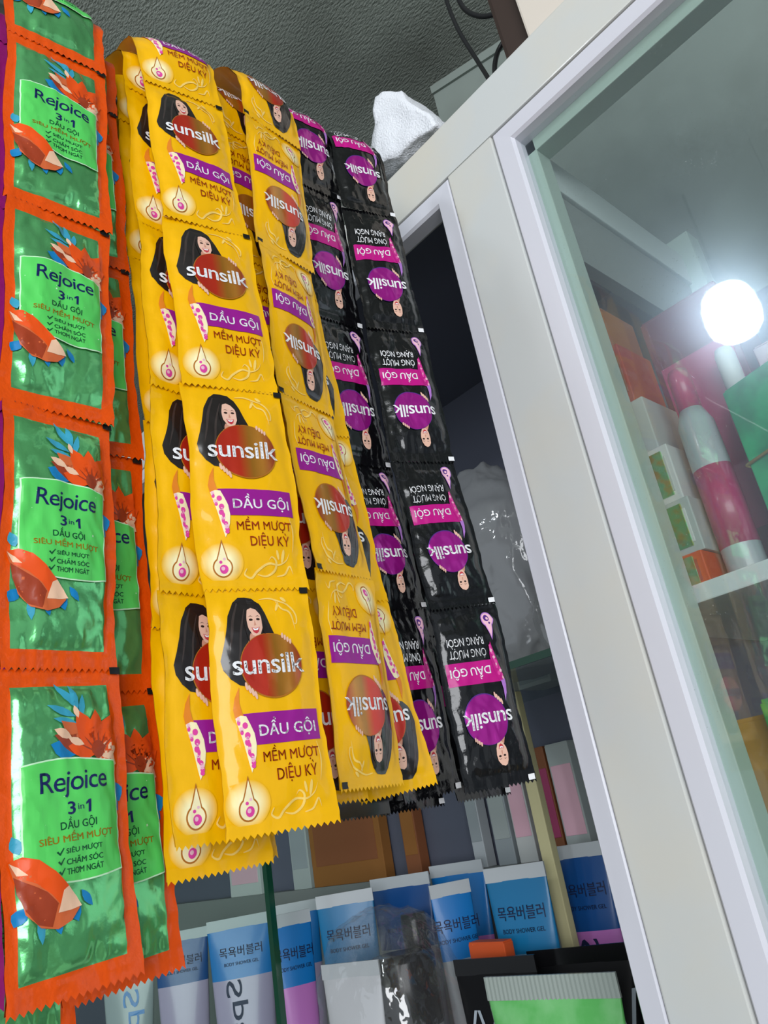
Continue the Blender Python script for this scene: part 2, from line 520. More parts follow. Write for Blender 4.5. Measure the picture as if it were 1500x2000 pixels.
def art_sunsilk(black):
    a = Art(); asp = 2.12
    woman(a, asp, black)
    a.ell('ink_brown_line' if not black else 'ink_violet_dark', .535, .648, .296, .296 / asp, 5, n=44)
    a.ell('foil_disc_magenta' if black else 'foil_disc_red', .535, .65, .287, .287 / asp, 6, n=44)
    hands(a)
    a.text('ink_white', 'sunsilk', .17, .612, .845, .70, 9, bold=0.010, space=0.93)
    ban = 'ink_magenta' if black else 'ink_purple'
    a.poly(ban, [(.215, .455), (.93, .455), (.93, .328), (.285, .328)], 2)
    a.text('ink_white', 'DẦU GỘI', .345, .348, .89, .432, 4, bold=0.012)
    tx = 'ink_white' if black else 'ink_redbrown'
    if black:
        a.text(tx, 'ÓNG MƯỢT', .345, .245, .86, .315, 3, bold=0.004)
        a.text(tx, 'RẠNG NGỜI', .345, .178, .86, .248, 3, bold=0.004)
    else:
        a.text(tx, 'MỀM MƯỢT', .36, .248, .89, .322, 3, bold=0.006)
        a.text(tx, 'DIỆU KỲ', .47, .172, .85, .246, 3, bold=0.006)
    # floral swoosh
    o, c, p1, p2 = ('ink_violet', 'ink_violet_dark', 'ink_pink', 'ink_pale_pink') if black else ('ink_orange', 'ink_cream', 'ink_pink', 'ink_pale_pink')
    a.poly(o, [(.21, .565), (.165, .52), (.145, .475), (.155, .435), (.20, .41), (.24, .43), (.215, .46), (.20, .50), (.205, .535)], 3)
    a.poly(c if not black else 'ink_magenta', [(.155, .44), (.175, .40), (.20, .35), (.22, .30), (.235, .26), (.25, .225), (.275, .25), (.30, .29), (.31, .33), (.30, .375), (.275, .41), (.245, .445), (.20, .45)], 4)
    rnd = random.Random(4)
    for k in range(15):
        t = k / 14; yy = .435 - t * .185; xx = .19 + t * .075 + rnd.uniform(-.028, .035) * (1 - .6 * t)
        a.ell(p1 if k % 3 else p2, xx, yy, .013 + rnd.random() * .013, (.008 + rnd.random() * .007), 5, n=9)
    # droplet with rose
    if not black:
        a.ell('ink_glow', .205, .112, .19, .19 / asp, 1, n=30)
    def drop(s):
        q = []
        for k in range(26):
            an = math.radians(-236 + 292 * k / 25)
            q.append((.205 + .078 * s * math.cos(an), .092 + .040 * s * math.sin(an)))
        q.append((.205 + .004, .092 + .112 * s))
        return q
    a.poly('ink_brown_line' if not black else 'ink_violet', drop(1.12), 3)
    a.poly('ink_cream' if not black else 'ink_pale_pink', drop(.96), 4)
    a.ell(p1 if not black else 'ink_violet_dark', .215, .084, .038, .020, 5, n=14)
    a.ell(p2, .207, .087, .018, .009, 6, n=9)
    a.ell(p1 if not black else 'ink_violet_dark', .19, .115, .014, .007, 5, n=9)
    a.ell(p2, .222, .128, .012, .006, 5, n=9)
    # scroll ornaments
    if not black:
        a.curl('ink_scroll', [(.42, .085), (.40, .06), (.46, .045), (.52, .075), (.62, .105), (.72, .10), (.80, .12), (.84, .155)], .011, 1, asp)
        a.curl('ink_scroll', [(.52, .06), (.60, .052), (.68, .075), (.70, .115), (.66, .135), (.63, .12)], .011, 1, asp)
        a.curl('ink_scroll', [(.70, .05), (.78, .06), (.83, .095), (.86, .06)], .009, 1, asp)
        a.ell('ink_scroll', .77, .14, .014, .035, 1, n=12, rot=-.5)
        a.ell('ink_scroll', .72, .145, .012, .024, 1, n=12, rot=.4)
        a.curl('ink_scroll', [(.50, .945), (.60, .95), (.70, .935), (.78, .915), (.84, .87), (.83, .83), (.79, .84)], .010, 1, asp)
        a.curl('ink_scroll', [(.66, .935), (.70, .90), (.77, .885), (.80, .85), (.81, .80)], .010, 1, asp)
        a.ell('ink_scroll', .66, .91, .032, .010, 1, n=12, rot=.7)
        a.ell('ink_scroll', .74, .945, .03, .009, 1, n=12, rot=-.3)
        a.curl('ink_scroll', [(.88, .32), (.905, .26), (.89, .20), (.87, .16)], .006, 1, asp)
    # register mark beside the seam
    if black:
        a.poly('ink_white', [(.004, .968), (.095, .968), (.095, .998), (.004, .998)], 12, 'mark')
    else:
        a.poly('ink_black', [(.915, .972), (.998, .972), (.998, 1.0), (.915, 1.0)], 10, 'mark')
    if not black:
        for k in range(20):
            x = .05 + k * .044
            a.poly('ink_perforation', [(x, .994), (x + .016, .988), (x + .03, .994), (x + .016, .991)], 1)
    return a


def art_rejoice():
    a = Art(); asp = 2.2
    x0, x1, y0, y1 = .085, .885, .062, .938
    # blue leaves
    def leaf(m, x, y, L, w, ang, layer):
        c, s_ = math.cos(ang), math.sin(ang); q = []
        prof = [(0, 0), (.25, .7), (.5, 1), (.75, .7), (1, 0), (.75, -.7), (.5, -1), (.25, -.7)]
        for t, v in prof:
            dx, dy = t * L, v * w
            q.append((x + dx * c - dy * s_, y + (dx * s_ + dy * c) / asp))
        a.poly(m, q, layer)
    for (x, y, L, w, g) in ((.60, .80, .20, .022, 2.2), (.60, .79, .17, .022, 1.75), (.585, .775, .19, .022, 2.75), (.60, .75, .16, .02, 2.9), (.62, .765, .15, .02, 1.4)):
        leaf('ink_leaf_teal', x - .02, y + .05, L * 1.3, w * 1.35, g, 2)
    leaf('ink_leaf_blue', .55, .70, .22, .07, 2.75, 2); leaf('ink_leaf_blue', .86, .60, .16, .07, -1.2, 2); leaf('ink_leaf_blue', .80, .56, .16, .05, -.9, 2)
    leaf('ink_leaf_blue', .44, .27, .17, .05, -1.25, 2); leaf('ink_leaf_blue', .53, .285, .14, .03, -1.0, 2); leaf('ink_leaf_teal', .22, .24, .18, .03, -1.5, 2)
    leaf('ink_leaf_blue', .13, .27, .12, .05, -2.1, 2); leaf('ink_leaf_teal', .11, .42, .13, .04, 1.9, 2); leaf('ink_leaf_blue', .33, .23, .13, .03, -1.3, 2)
    # flower
    cx, cy = .735, .70
    for (g, L, w, m, ly) in ((2.75, .36, .065, 'ink_petal_dark', 3), (2.45, .36, .07, 'ink_petal_mid', 3), (2.05, .34, .07, 'ink_petal', 4), (1.6, .30, .065, 'ink_petal', 4), (1.1, .29, .07, 'ink_petal', 4),
                             (.55, .22, .06, 'ink_petal', 4), (2.9, .24, .06, 'ink_petal', 5), (.15, .16, .06, 'ink_petal_tip', 4), (-.5, .18, .06, 'ink_petal_tip', 3), (-.95, .26, .06, 'ink_petal', 3), (-1.4, .2, .05, 'ink_petal_mid', 3)):
        leaf(m, cx, cy, L * 1.08, w * 1.15, g, ly)
    leaf('ink_petal_tip', .52, .755, .16, .035, 2.7, 5); leaf('ink_petal_tip', .58, .82, .10, .022, 1.9, 5); leaf('ink_petal_tip', .62, .73, .14, .03, 2.75, 6)
    a.ell('ink_petal_dark', cx, cy + .012, .055, .03, 6, n=14)
    for g in (2.3, 1.9, 1.5, 1.1, .7, 2.7):
        leaf('ink_petal_dark', cx, cy, .17, .006, g, 6)
    # label panel with white rim, wavy top and bottom
    def panel(d):
        top = [(x, .675 + .012 * math.sin((x - .13) * 5.2) + d) for x in np.linspace(.13 - d * 2, .865 + d * 2, 12)]
        bot = [(x, .325 + .012 * math.sin((x - .13) * 5.2 + 2.4) - d) for x in np.linspace(.865 + d * 2, .13 - d * 2, 12)]
        return top + bot
    a.poly('ink_label_line', panel(.005), 7)
    a.poly('ink_label_green', panel(0), 8)
    a.text('ink_navy', 'Rejoice', .245, .565, .785, .65, 10, bold=0.004, shear=.05, space=.92)
    a.text('ink_navy', '3', .445, .512, .505, .552, 10, bold=.02)
    a.text('ink_navy', 'in', .525, .524, .575, .542, 10)
    a.poly('ink_navy', [(.612, .512), (.612, .541), (.592, .536), (.592, .543), (.615, .552), (.632, .552), (.632, .512)], 10)
    a.text('ink_darkgreen', 'DẦU GỘI', .385, .462, .67, .506, 10, bold=.012)
    a.text('ink_mustard', 'SIÊU MỀM MƯỢT', .225, .425, .80, .464, 10, bold=.012)
    for k, s_ in enumerate(('SIÊU MƯỢT', 'CHĂM SÓC', 'THƠM NGÁT')):
        y = .402 - k * .029
        a.text('ink_darkgreen', s_, .41, y - .009, .70, y + .014, 10, bold=.014)
        a.poly('ink_darkgreen', [(.34, y + .003), (.353, y + .006), (.363, y - .001), (.392, y + .014), (.397, y + .012), (.364, y - .008)], 10)
    # lower left petal
    a.poly('ink_petal_mid', [(.04, .40), (.08, .34), (.13, .25), (.22, .205), (.34, .19), (.44, .205), (.50, .235), (.46, .28), (.38, .32), (.30, .36), (.20, .395), (.10, .41)], 9)
    a.poly('ink_petal', [(.05, .405), (.12, .412), (.22, .395), (.32, .355), (.42, .305), (.36, .255), (.30, .29), (.2, .33), (.10, .355)], 10)
    a.poly('ink_petal_dark', [(.07, .36), (.15, .335), (.27, .30), (.34, .262), (.30, .20), (.2, .215), (.13, .26), (.09, .31)], 10)
    a.poly('ink_petal_tip', [(.34, .235), (.38, .295), (.42, .305), (.48, .27), (.515, .24), (.44, .235)], 11)
    a.poly('ink_petal_tip', [(.045, .40), (.10, .385), (.15, .358), (.09, .362)], 11)
    a.poly('ink_black', [(.905, .974), (.998, .974), (.998, 1.0), (.905, 1.0)], 9, 'mark')
    for k in range(16):
        x = .08 + k * .052
        a.poly('ink_petal_dark', [(x, .993), (x + .01, .993), (x + .01, .998), (x, .998)], 1)
    return a


NU, NV = 34, 64
DIM = {'yellow': (.0472, .100), 'black': (.0462, .100), 'green': (.0478, .105), 'magenta': (.047, .105)}
FILM = {'yellow': ('yellow_film', 'yellow_back'), 'black': ('black_film', 'black_back'), 'green': ('orange_film', 'seal_metal', 'green_foil'), 'magenta': ('magenta_film', 'magenta_film')}
ART = {}
for nm in ('yellow', 'black', 'green'):
    W, H = DIM[nm]
    ART[nm] = (art_sunsilk(nm == 'black') if nm != 'green' else art_rejoice()).compile(W, H)



def height_field(design, seed):
    W, H = DIM[design]
    T = {'yellow': .0026, 'black': .0024, 'green': .0030, 'magenta': .003}[design]
    ms = {'yellow': .05, 'black': .06, 'green': .085, 'magenta': .1}[design]
    me = {'yellow': .055, 'black': .06, 'green': .065, 'magenta': .065}[design]
    wr = {'yellow': .00055, 'black': .0012, 'green': .0014, 'magenta': .001}[design]
    Z = np.zeros((NU + 1, NV + 1))
    for i in range(NU + 1):
        for j in range(NV + 1):
            u, v = i / NU, j / NV
            du = max(0, min(u, 1 - u) - ms) * W; dv = max(0, min(v, 1 - v) - me) * H
            su = math.sin(min(1, du / .013) * math.pi / 2) ** .8 if du > 0 else 0
            sv = math.sin(min(1, dv / .020) * math.pi / 2) ** .8 if dv > 0 else 0
            z = T * su * sv
            x, y = u * W, v * H
            m = min(1, du / .003) * min(1, dv / .003)
            edge = 1 - .55 * su * sv
            n1 = noise.noise(Vector((x * 95, y * 60, seed * 7.3)))
            n2 = 1 - abs(noise.noise(Vector((x * 150 + 5, y * 110, seed * 3.1)))) * 2.2
            n3 = 1 - abs(noise.noise(Vector((x * 210 + y * 90, y * 40 - x * 60, seed * 5.7 + 9)))) * 2.4
            z += wr * m * (n1 * 1.1 + (.55 * n2 + .45 * n3) * edge)
            ends = math.exp(-dv / .007) * min(1, dv / .0015 + .25) * min(1, du / .003)
            z += wr * .9 * ends * noise.noise(Vector((x * 330, y * 45, seed * 6.1)))
            sides = math.exp(-du / .004) * min(1, du / .001 + .25) * min(1, dv / .003)
            z += wr * .8 * sides * noise.noise(Vector((x * 60, y * 260, seed * 8.3)))
            # seals: soft waves plus crimp ridges
            if dv <= 0:
                z += .00022 * math.sin(v * H / .0011 * math.pi) * (1 if du > 0 else .5) + .00035 * noise.noise(Vector((x * 140, y * 90, seed * 2.2)))
            if du <= 0:
                z += .0006 * noise.noise(Vector((u * 3, y * 130, seed * 4.4 + 3)))
            Z[i, j] = z
    # slight sway of the whole sachet
    for i in range(NU + 1):
        for j in range(NV + 1):
            u, v = i / NU, j / NV
            Z[i, j] += .0007 * math.sin(v * math.pi) * noise.noise(Vector((u * 1.6, v * 1.4, seed * 1.9))) * 2
    return Z


HF = {}


def sample(Z, u, v):
    u = np.clip(u, 0, 1) * NU; v = np.clip(v, 0, 1) * NV
    i = np.minimum(u.astype(int), NU - 1); j = np.minimum(v.astype(int), NV - 1)
    a = u - i; b = v - j
    return Z[i, j] * (1 - a) * (1 - b) + Z[i + 1, j] * a * (1 - b) + Z[i, j + 1] * (1 - a) * b + Z[i + 1, j + 1] * a * b


def edge_wave(design, seed, v, side):
    return .0007 * math.sin(v * 9 + seed * 2 + side) + .0006 * noise.noise(Vector((v * 14, seed * 1.7, side * 5)))


def fold_warp(P, H, straight, r):
    """P: N x 3 with y from 0 (lower seam) up, z outward; bends back over the rod above `straight`"""
    Q = P.copy()
    k = P[:, 1] > straight
    a = (P[k, 1] - straight) / r
    over = a > math.pi
    aa = np.minimum(a, math.pi)
    rr = r + P[k, 2]
    y = straight + rr * np.sin(aa); z = -r + rr * np.cos(aa)
    y = y - np.where(over, (a - math.pi) * r, 0)
    Q[k, 1] = y; Q[k, 2] = z
    return Q


SACHET = {}


def sachet_meshes(design, seed, flip, fold=None):
    """meshes in sachet coordinates: x across (centred), y up from the lower seam, z outward"""
    key = (design, seed, flip, fold)
    if key in SACHET: return SACHET[key]
    W, H = DIM[design]
    if (design, seed) not in HF: HF[(design, seed)] = height_field(design, seed)
    Z = HF[(design, seed)]
    if flip: Z = Z[::-1, ::-1]
    warp = (lambda P: fold_warp(P, H, *fold)) if fold else (lambda P: P)
    V, Fc, MI = [], [], []
    def px(u, v):
        return (u - .5) * W + edge_wave(design, seed, v, 0 if u < .5 else 1) * abs(2 * u - 1) ** 3
    teeth = 17
    for i in range(NU + 1):
        for j in range(NV + 1):
            u, v = i / NU, j / NV
            y = v * H; z = Z[i, j]
            if j == 0:
                tri = abs(((u * teeth) % 1) * 2 - 1)
                y = -.0016 * tri; z += .0006
            elif j <= 2:
                z += .0004
            V.append((px(u, v), y, z))
    for i in range(NU):
        for j in range(NV):
            a = i * (NV + 1) + j
            win = design == 'green' and 3 <= i < NU - 4 and 4 <= j < NV - 4
            Fc.append((a, a + NV + 1, a + NV + 2, a + 1)); MI.append(2 if win else 0)
    nb = len(V); bu, bv = 10, 21
    for i in range(bu + 1):
        for j in range(bv + 1):
            u, v = i / bu, j / bv
            zz = Z[int(u * NU), int(v * NV)]
            rim = i in (0, bu) or j in (0, bv)
            V.append((px(u, v), v * H, zz - .0004 if rim else zz - .0014 - max(0, zz) * 1.6))
    for i in range(bu):
        for j in range(bv):
            a = nb + i * (bv + 1) + j
            Fc.append((a, a + 1, a + bv + 2, a + bv + 1)); MI.append(1)
    V = warp(np.array(V))
    base = mesh_from(design + '_sachet', V, Fc, FILM[design], MI, smooth=True)
    res = {'film': base}
    for part, (AV, AF, AM, mats) in ART.get(design, {}).items():
        u = AV[:, 0] / W; v = AV[:, 1] / H
        uv = np.stack([u, v], 1)
        if flip: u, v = 1 - u, 1 - v
        z = sample(Z, u, v) + (.0004 if design == 'green' else .00022) + AV[:, 2] * .00007
        P = warp(np.stack([(u - .5) * W, v * H, z], 1))
        me = mesh_from(part, P, AF, mats, AM, smooth=True)
        ul = me.uv_layers.new(name='art')
        li = np.empty(len(me.loops), dtype=np.int32); me.loops.foreach_get('vertex_index', li)
        ul.data.foreach_set('uv', uv[li].ravel())
        res[part] = me
    SACHET[key] = res
    return res


def vec(*a): return np.array(a, float)


FWD = RW[:, 2]


def seam_points(spec, n):
    P0, d, px = vec(*spec[0]), vec(*spec[1]), spec[2]
    out = []
    for k in range(n + 1):
        P = P0 + d * k
        if px is not None and k < len(px) and px[k] is not None:
            r = ray(*px[k]); P = r * (np.dot(P, FWD) / np.dot(r, FWD))
        out.append(P)
    return out


def rod_x(y): return -.300 - .13 * (y - .08)


def rod_z(y): return .4175 + .2 * (y - .1)


def place_sachet(parent, meshes, bl, br, tl, tr, design, loc0, stretch=True):
    W, H = DIM[design]
    b = (bl + br) / 2; t = (tl + tr) / 2
    x = ((br - bl) + (tr - tl)) / 2; y = t - b
    ly = np.linalg.norm(y); lx = np.linalg.norm(x)
    y = y / ly; x = x - y * np.dot(x, y); x = x / np.linalg.norm(x); z = np.cross(x, y)
    M = Matrix([[x[i], y[i], z[i]] for i in range(3)]).to_4x4()
    sx = lx / W; sy = ly / H if stretch else 1.0
    M = Matrix.Translation(Vector((b[0], b[1], b[2] + CAMH)) - loc0) @ M @ Matrix.Diagonal((sx, sy, 1, 1))
    o = link('sachet', meshes['film'], parent)
    o.matrix_local = M
    for part, nm in (('picture', 'printed_picture'), ('lettering', 'printed_lettering'), ('mark', 'register_mark')):
        if part in meshes: link(nm, meshes[part], o)
    return o


def strip(name, label, group, design, flip, L, R, n=4, lift=0.0, fold=True, back=None, seed0=0, face_back=False):
    Rs = seam_points(R, n)
    Ls = [P + vec(*L) for P in Rs] if len(L) == 3 and not isinstance(L[0], tuple) else seam_points(L, n)
    mid = (Ls[0] + Rs[0]) / 2
    loc0 = Vector((mid[0], mid[1], mid[2] + CAMH))
    root = thing(name, label, 'sachet strip', loc0, group)
    def put(k, bl, br, tl, tr, fl, **kw):
        if face_back: bl, br, tl, tr = br, bl, tr, tl
        place_sachet(root, sachet_meshes(design, (seed0 + k) % 3, fl, **kw), bl, br, tl, tr, design, loc0, stretch='fold' not in kw)
    for k in range(n):
        put(k, Ls[k], Rs[k], Ls[k + 1], Rs[k + 1], flip)
    if fold:
        top = (Ls[n] + Rs[n]) / 2
        r = max(.0135, abs(top[0] - rod_x(top[1])))      # nested loops around the one rod
        st = max(.0, rod_z(top[1]) - .003 + lift - top[2])
        dl = Ls[n] - Ls[n - 1]; dl = dl / np.linalg.norm(dl) * DIM[design][1]
        put(n, Ls[n], Rs[n], Ls[n] + dl, Rs[n] + dl, flip, fold=(round(st, 4), round(r, 4)))
    if back:
        Lb, Rb = seam_points(back[0], n), seam_points(back[1], n)
        for k in range(n):
            put(k + 1, Lb[k], Rb[k], Lb[k + 1], Rb[k + 1], back[2] if len(back) > 2 else flip)
    return root


# ================================================================== the setting
mat('ceiling_foil', s2l(178, 187, 178), 0.62, vary=(3.2, s2l(126, 132, 124), 0.35, 0.7))
nt = MATS['ceiling_foil'].node_tree
b_ = nt.nodes['Principled BSDF']
tc = nt.nodes.new('ShaderNodeTexCoord')
mp = nt.nodes.new('ShaderNodeMapping'); mp.inputs['Scale'].default_value = (150, 330, 1); mp.inputs['Rotation'].default_value = (0, 0, 0.9)
nz = nt.nodes.new('ShaderNodeTexNoise'); nz.inputs['Scale'].default_value = 1.0; nz.inputs['Detail'].default_value = 3
bpn = nt.nodes.new('ShaderNodeBump'); bpn.inputs['Strength'].default_value = 0.5; bpn.inputs['Distance'].default_value = 0.006
nt.links.new(tc.outputs['Object'], mp.inputs['Vector']); nt.links.new(mp.outputs[0], nz.inputs['Vector'])
nt.links.new(nz.outputs['Fac'], bpn.inputs['Height']); nt.links.new(bpn.outputs['Normal'], b_.inputs['Normal'])
mat('wall_paint', s2l(120, 126, 122), 0.8, vary=(4, s2l(104, 110, 104), 0.4, 0.7))
mat('floor_tile', s2l(120, 112, 100), 0.5)

box('floor', (-3, -3.2, -CAMH - .05), (3, 1.4, -CAMH), 'floor_tile', kind='structure')
box('ceiling', (-3, -2.2, 1.12), (3, 1.4, 1.16), 'ceiling_foil', kind='structure')
box('wall_back', (-3, 1.30, -CAMH), (3, 1.4, 1.12), 'wall_paint', kind='structure')
box('wall_left', (-3, -2.2, -CAMH), (-2.9, 1.3, 1.12), 'wall_paint', kind='structure')

# ================================================================== display cabinet
Y0 = .42
cab = thing('display_cabinet', 'white aluminium framed glass display cabinet behind the hanging strips', 'cabinet', (-.3, .56, 0))
FD = .035                                        # frame depth
stile_x = (-.275, -.227)
box('stile', (-.275, Y0, -CAMH), (-.227, Y0 + FD, .4885), 'aluminium', cab, .0012)
box('stile', (-1.62, Y0, -CAMH), (-1.57, Y0 + FD, .4885), 'aluminium', cab, .0012)
box('stile', (.62, Y0, -CAMH), (.67, Y0 + FD, .4885), 'aluminium', cab, .0012)
box('header_rail', (-1.62, Y0, .4892), (.67, Y0 + FD, .541), 'aluminium', cab, .0012)
box('bottom_rail', (-1.57, Y0 + .002, -CAMH), (-.276, Y0 + FD, -.45), 'aluminium', cab, .0012)
box('bottom_rail', (-.226, Y0 + .002, -CAMH), (.62, Y0 + FD, -.45), 'aluminium', cab, .0012)
box('joint_core', (-.289, Y0 + .006, -.45), (-.215, Y0 + FD - .004, .52), 'aluminium', cab)


def bead(pts2, inward, name='glazing_bead', m='aluminium_bead', y0=Y0 + .0005, dep=.016, w=.0165):
    """mitred snap-in bead: pts2 = outer edge line (x,z) from a to b, inward = unit (x,z)"""
    (xa, za), (xb, zb) = pts2
    tx, tz = xb - xa, zb - za; L = math.hypot(tx, tz); tx /= L; tz /= L
    ix, iz = inward
    # mitre both ends
    V = []
    prof = [(0, .0012), (.0012, 0), (w - .002, .0005), (w, .003), (w, dep), (0, dep)]
    off = Vector(cab.location)
    for s_, e in ((0, 1), (1, -1)):
        for d, y in prof:
            ax = (xa if s_ == 0 else xb) + ix * d + tx * d * e
            az = (za if s_ == 0 else zb) + iz * d + tz * d * e
            V.append(Vector((ax, y0 + y, az + CAMH)) - off)
    n = len(prof); Fc = [(k, (k + 1) % n, n + (k + 1) % n, n + k) for k in range(n)] + [tuple(range(n))[::-1], tuple(range(n, 2 * n))]
    o = link(name, mesh_from(name, V, Fc, [m]), cab)
    bm = bmesh.new(); bm.from_mesh(o.data); bmesh.ops.recalc_face_normals(bm, faces=bm.faces); bm.to_mesh(o.data); bm.free()
    return o


g = .0011
# right bay glazing
bead(((-.227 + g, -.45), (-.227 + g, .489 - g)), (1, 0))
bead(((-.227 + g, .489 - g), (.62 - g, .489 - g)), (0, -1))
bead(((.62 - g, .489 - g), (.62 - g, -.45)), (-1, 0))
# left bay
bead(((-.275 - g, -.45), (-.275 - g, .489 - g)), (-1, 0))
bead(((-.275 - g, .489 - g), (-1.57, .489 - g)), (0, -1))
# pane seat behind the right bay beads
box('glazing_seat', (-.2110, Y0 + .0165, -.45), (-.2015, Y0 + .034, .472), 'inner_return', cab, .0008)
box('glazing_seat', (-.2110, Y0 + .0165, .4600), (.61, Y0 + .034, .4725), 'inner_return', cab, .0008)
box('glass_edge_strip', (-.2085, Y0 + .0172, -.45), (-.2035, Y0 + .0185, .4665), 'clear_glass', cab)
box('glass_pane', (-.2095, Y0 + .0106, -.45), (.605, Y0 + .0160, .4715), 'pane_glass', cab)
# inner structure
box('top_side_rail', (-.2235, Y0 + FD, .442), (-.2085, .690, .477), 'white_shelf', cab, .001)
box('side_panel', (-.222, Y0 + FD + .001, .377), (-.212, .690, .4415), 'inner_panel', cab)
box('back_post', (-.226, .690, -CAMH), (-.196, .715, .50), 'inner_return', cab, .001)
box('back_post', (-1.62, .690, -CAMH), (-1.59, .715, .50), 'inner_return', cab, .001)
box('back_post', (.64, .690, -CAMH), (.67, .715, .50), 'inner_return', cab, .001)
box('back_panel', (-1.59, .695, -CAMH), (-.226, .70, .50), 'blue_grey_panel', cab)
box('back_panel', (-.196, .695, -CAMH), (.64, .70, .40), 'blue_grey_panel', cab)
box('top_board', (-1.60, Y0 + FD, .492), (-.235, .70, .505), 'blue_grey_panel', cab)
box('side_wall', (-1.62, Y0 + FD, -CAMH), (-1.61, .69, .50), 'blue_grey_panel', cab)
box('side_wall', (.66, Y0 + FD, -CAMH), (.67, .69, .50), 'inner_panel', cab)
box('white_shelf', (-.262, Y0 + FD + .004, .0965), (.655, .690, .108), 'white_shelf', cab, .001)
box('white_shelf', (-.228, Y0 + FD + .004, -.26), (.655, .690, -.245), 'white_shelf', cab, .001)
sh_z = -.26
box('display_shelf', (-1.605, Y0 + FD + .004, sh_z - .012), (-.23, .692, sh_z), 'inner_return', cab, .001)
glass_shelf_z = .104
box('glass_shelf', (-1.55, .505, glass_shelf_z), (-.270, .69, glass_shelf_z + .006), 'clear_glass', cab)
box('glass_shelf_edge', (-1.55, .5035, glass_shelf_z), (-.270, .505, glass_shelf_z + .006), 'glass_edge', cab)
# sliding pane with its thick green edge
box('sliding_pane', (-1.50, .446, sh_z), (-.691, .451, .47), 'clear_glass', cab)
box('sliding_pane_edge', (-.691, .4455, sh_z), (-.684, .4515, .47), 'glass_edge', cab)

# ================================================================== hanging rod
p0 = Vector((rod_x(-.55), -.55, rod_z(-.55) + CAMH)); p1 = Vector((rod_x(.4215), .4215, rod_z(.4215) + CAMH))
rod = thing('hanging_rod', 'thin steel rod under the folded sachet strips, fixed to the cabinet header', 'rod', p1)
link('rod_bar', tube_mesh('rod_bar', [p0 - p1, Vector((0, 0, 0))], .003, 'steel', 10), rod)
wp = Vector((rod_x(-.5), -.5, rod_z(-.5) + CAMH))
link('suspension_wire', tube_mesh('suspension_wire', [wp - p1, Vector((rod_x(-.5), -.5, 1.121 + CAMH)) - p1], .0012, 'steel', 6), rod)

# ================================================================== sachet strips
GY, GB, GG = 'hanging yellow shampoo sachet strips', 'hanging black shampoo sachet strips', 'hanging green foil shampoo sachet strips'
v0 = (0, 0, .1)
strip('yellow_sachet_strip', 'foremost yellow shampoo sachet strip, every upright logo and laughing woman fully uncovered', GY, 'yellow', False,
      ((-.2738, .1633, .007), (.0003, -.0036, .0999), [(445, 1640), (393, 1149), (353, 747), (318, 418), (278, 152)]),
      ((-.2636, .2097, .0078), (-.0005, -.0033, .0999), [(657, 1600), (602, 1149), (548, 770), (483, 465), (433, 215)]), seed0=0, back=(((-.309, .160, -.001), v0, None), ((-.309, .2075, -.001), v0, None)))
strip('yellow_sachet_strip', 'yellow sachet strip half covered by the foremost one, only left halves of its women showing', GY, 'yellow', False,
      ((-.2804, .1446, .0074), (-.0005, -.0003, .1), [(337, 1655), (312, 1156), (294, 746), (267, 427), (245, 167)]),
      ((-.2835, .1916, .0074), (-.0005, -.0003, .1), None), seed0=1)
strip('yellow_sachet_strip', 'rearmost yellow sachet strip showing only a narrow edge beside the green foil strips', GY, 'yellow', False,
      ((-.2965, .1498, -.0033), (0, -.0014, .1), [(331, 1719), (290, 1227), (283, 817), (252, 497), (230, 230)]),
      ((-.2965, .1965, -.0033), (0, -.0014, .1), None), seed0=2)
strip('yellow_sachet_strip', 'shadowed upside-down yellow strip squeezed between the upright strip and the uncovered upside-down one', GY, 'yellow', True,
      ((-.2855, .198, .016), (0, 0, .1), None), ((-.2870, .2448, .016), (0, 0, .1), None), seed0=1)
strip('yellow_sachet_strip', 'uncovered yellow sachet strip hanging with its logos upside down', GY, 'yellow', True,
      ((-.2728, .2194, .0215), (.0003, -.0018, .1), [(662, 1535), (615, 1103), (547, 760), (503, 463), (475, 218)]),
      ((-.2824, .264, .0189), (.0012, -.002, .1), [(791, 1535), (725, 1138), (647, 817), (613, 542), (585, 293)]), seed0=2)
strip('yellow_sachet_strip', 'upside-down yellow strip showing only its edge in front of the black strips', GY, 'yellow', True,
      (-.006, -.0466, 0.0), ((-.2925, .2963, .0171), (-.0018, -.0080, .1), [(853, 1536), (757, 1177)]), seed0=0)
strip('black_sachet_strip', 'black shampoo sachet strip nearest the cabinet post, upside-down logos fully uncovered', GB, 'black', True,
      ((-.301, .3255, .0141), (.0016, -.0044, .0999), [(906, 1546), (837, 1183), (765, 897), (713, 640), (668, 398)]),
      ((-.2851, .3685, .0132), (.0006, -.0045, .0999), [(1046, 1524), (968, 1185), (887, 905), (830, 650), (772, 430)]), lift=.004, seed0=0,
      back=(((-.332, .3505, .010), v0, None), ((-.329, .396, .010), v0, None)))
strip('black_sachet_strip', 'black shampoo sachet strip partly covered by the yellow strips, upside-down logos cut off', GB, 'black', True,
      (0.0, -.0458, 0.0),
      ((-.3214, .3444, .0158), (.0022, -.0097, .0993), [(900, 1545), (833, 1193), (763, 920), (707, 647), (667, 397)]), lift=.022, seed0=1,
      back=(((-.345, .3045, .010), v0, None), ((-.342, .350, .010), v0, None)))
strip('black_sachet_strip', 'black sachet strip of which only a crimped bottom edge shows under the yellow strips', GB, 'black', True,
      ((-.338, .2575, .010), (0, .0028, .1), None), ((-.338, .3025, .010), (0, .0028, .1), None), lift=.002, seed0=2, face_back=True)
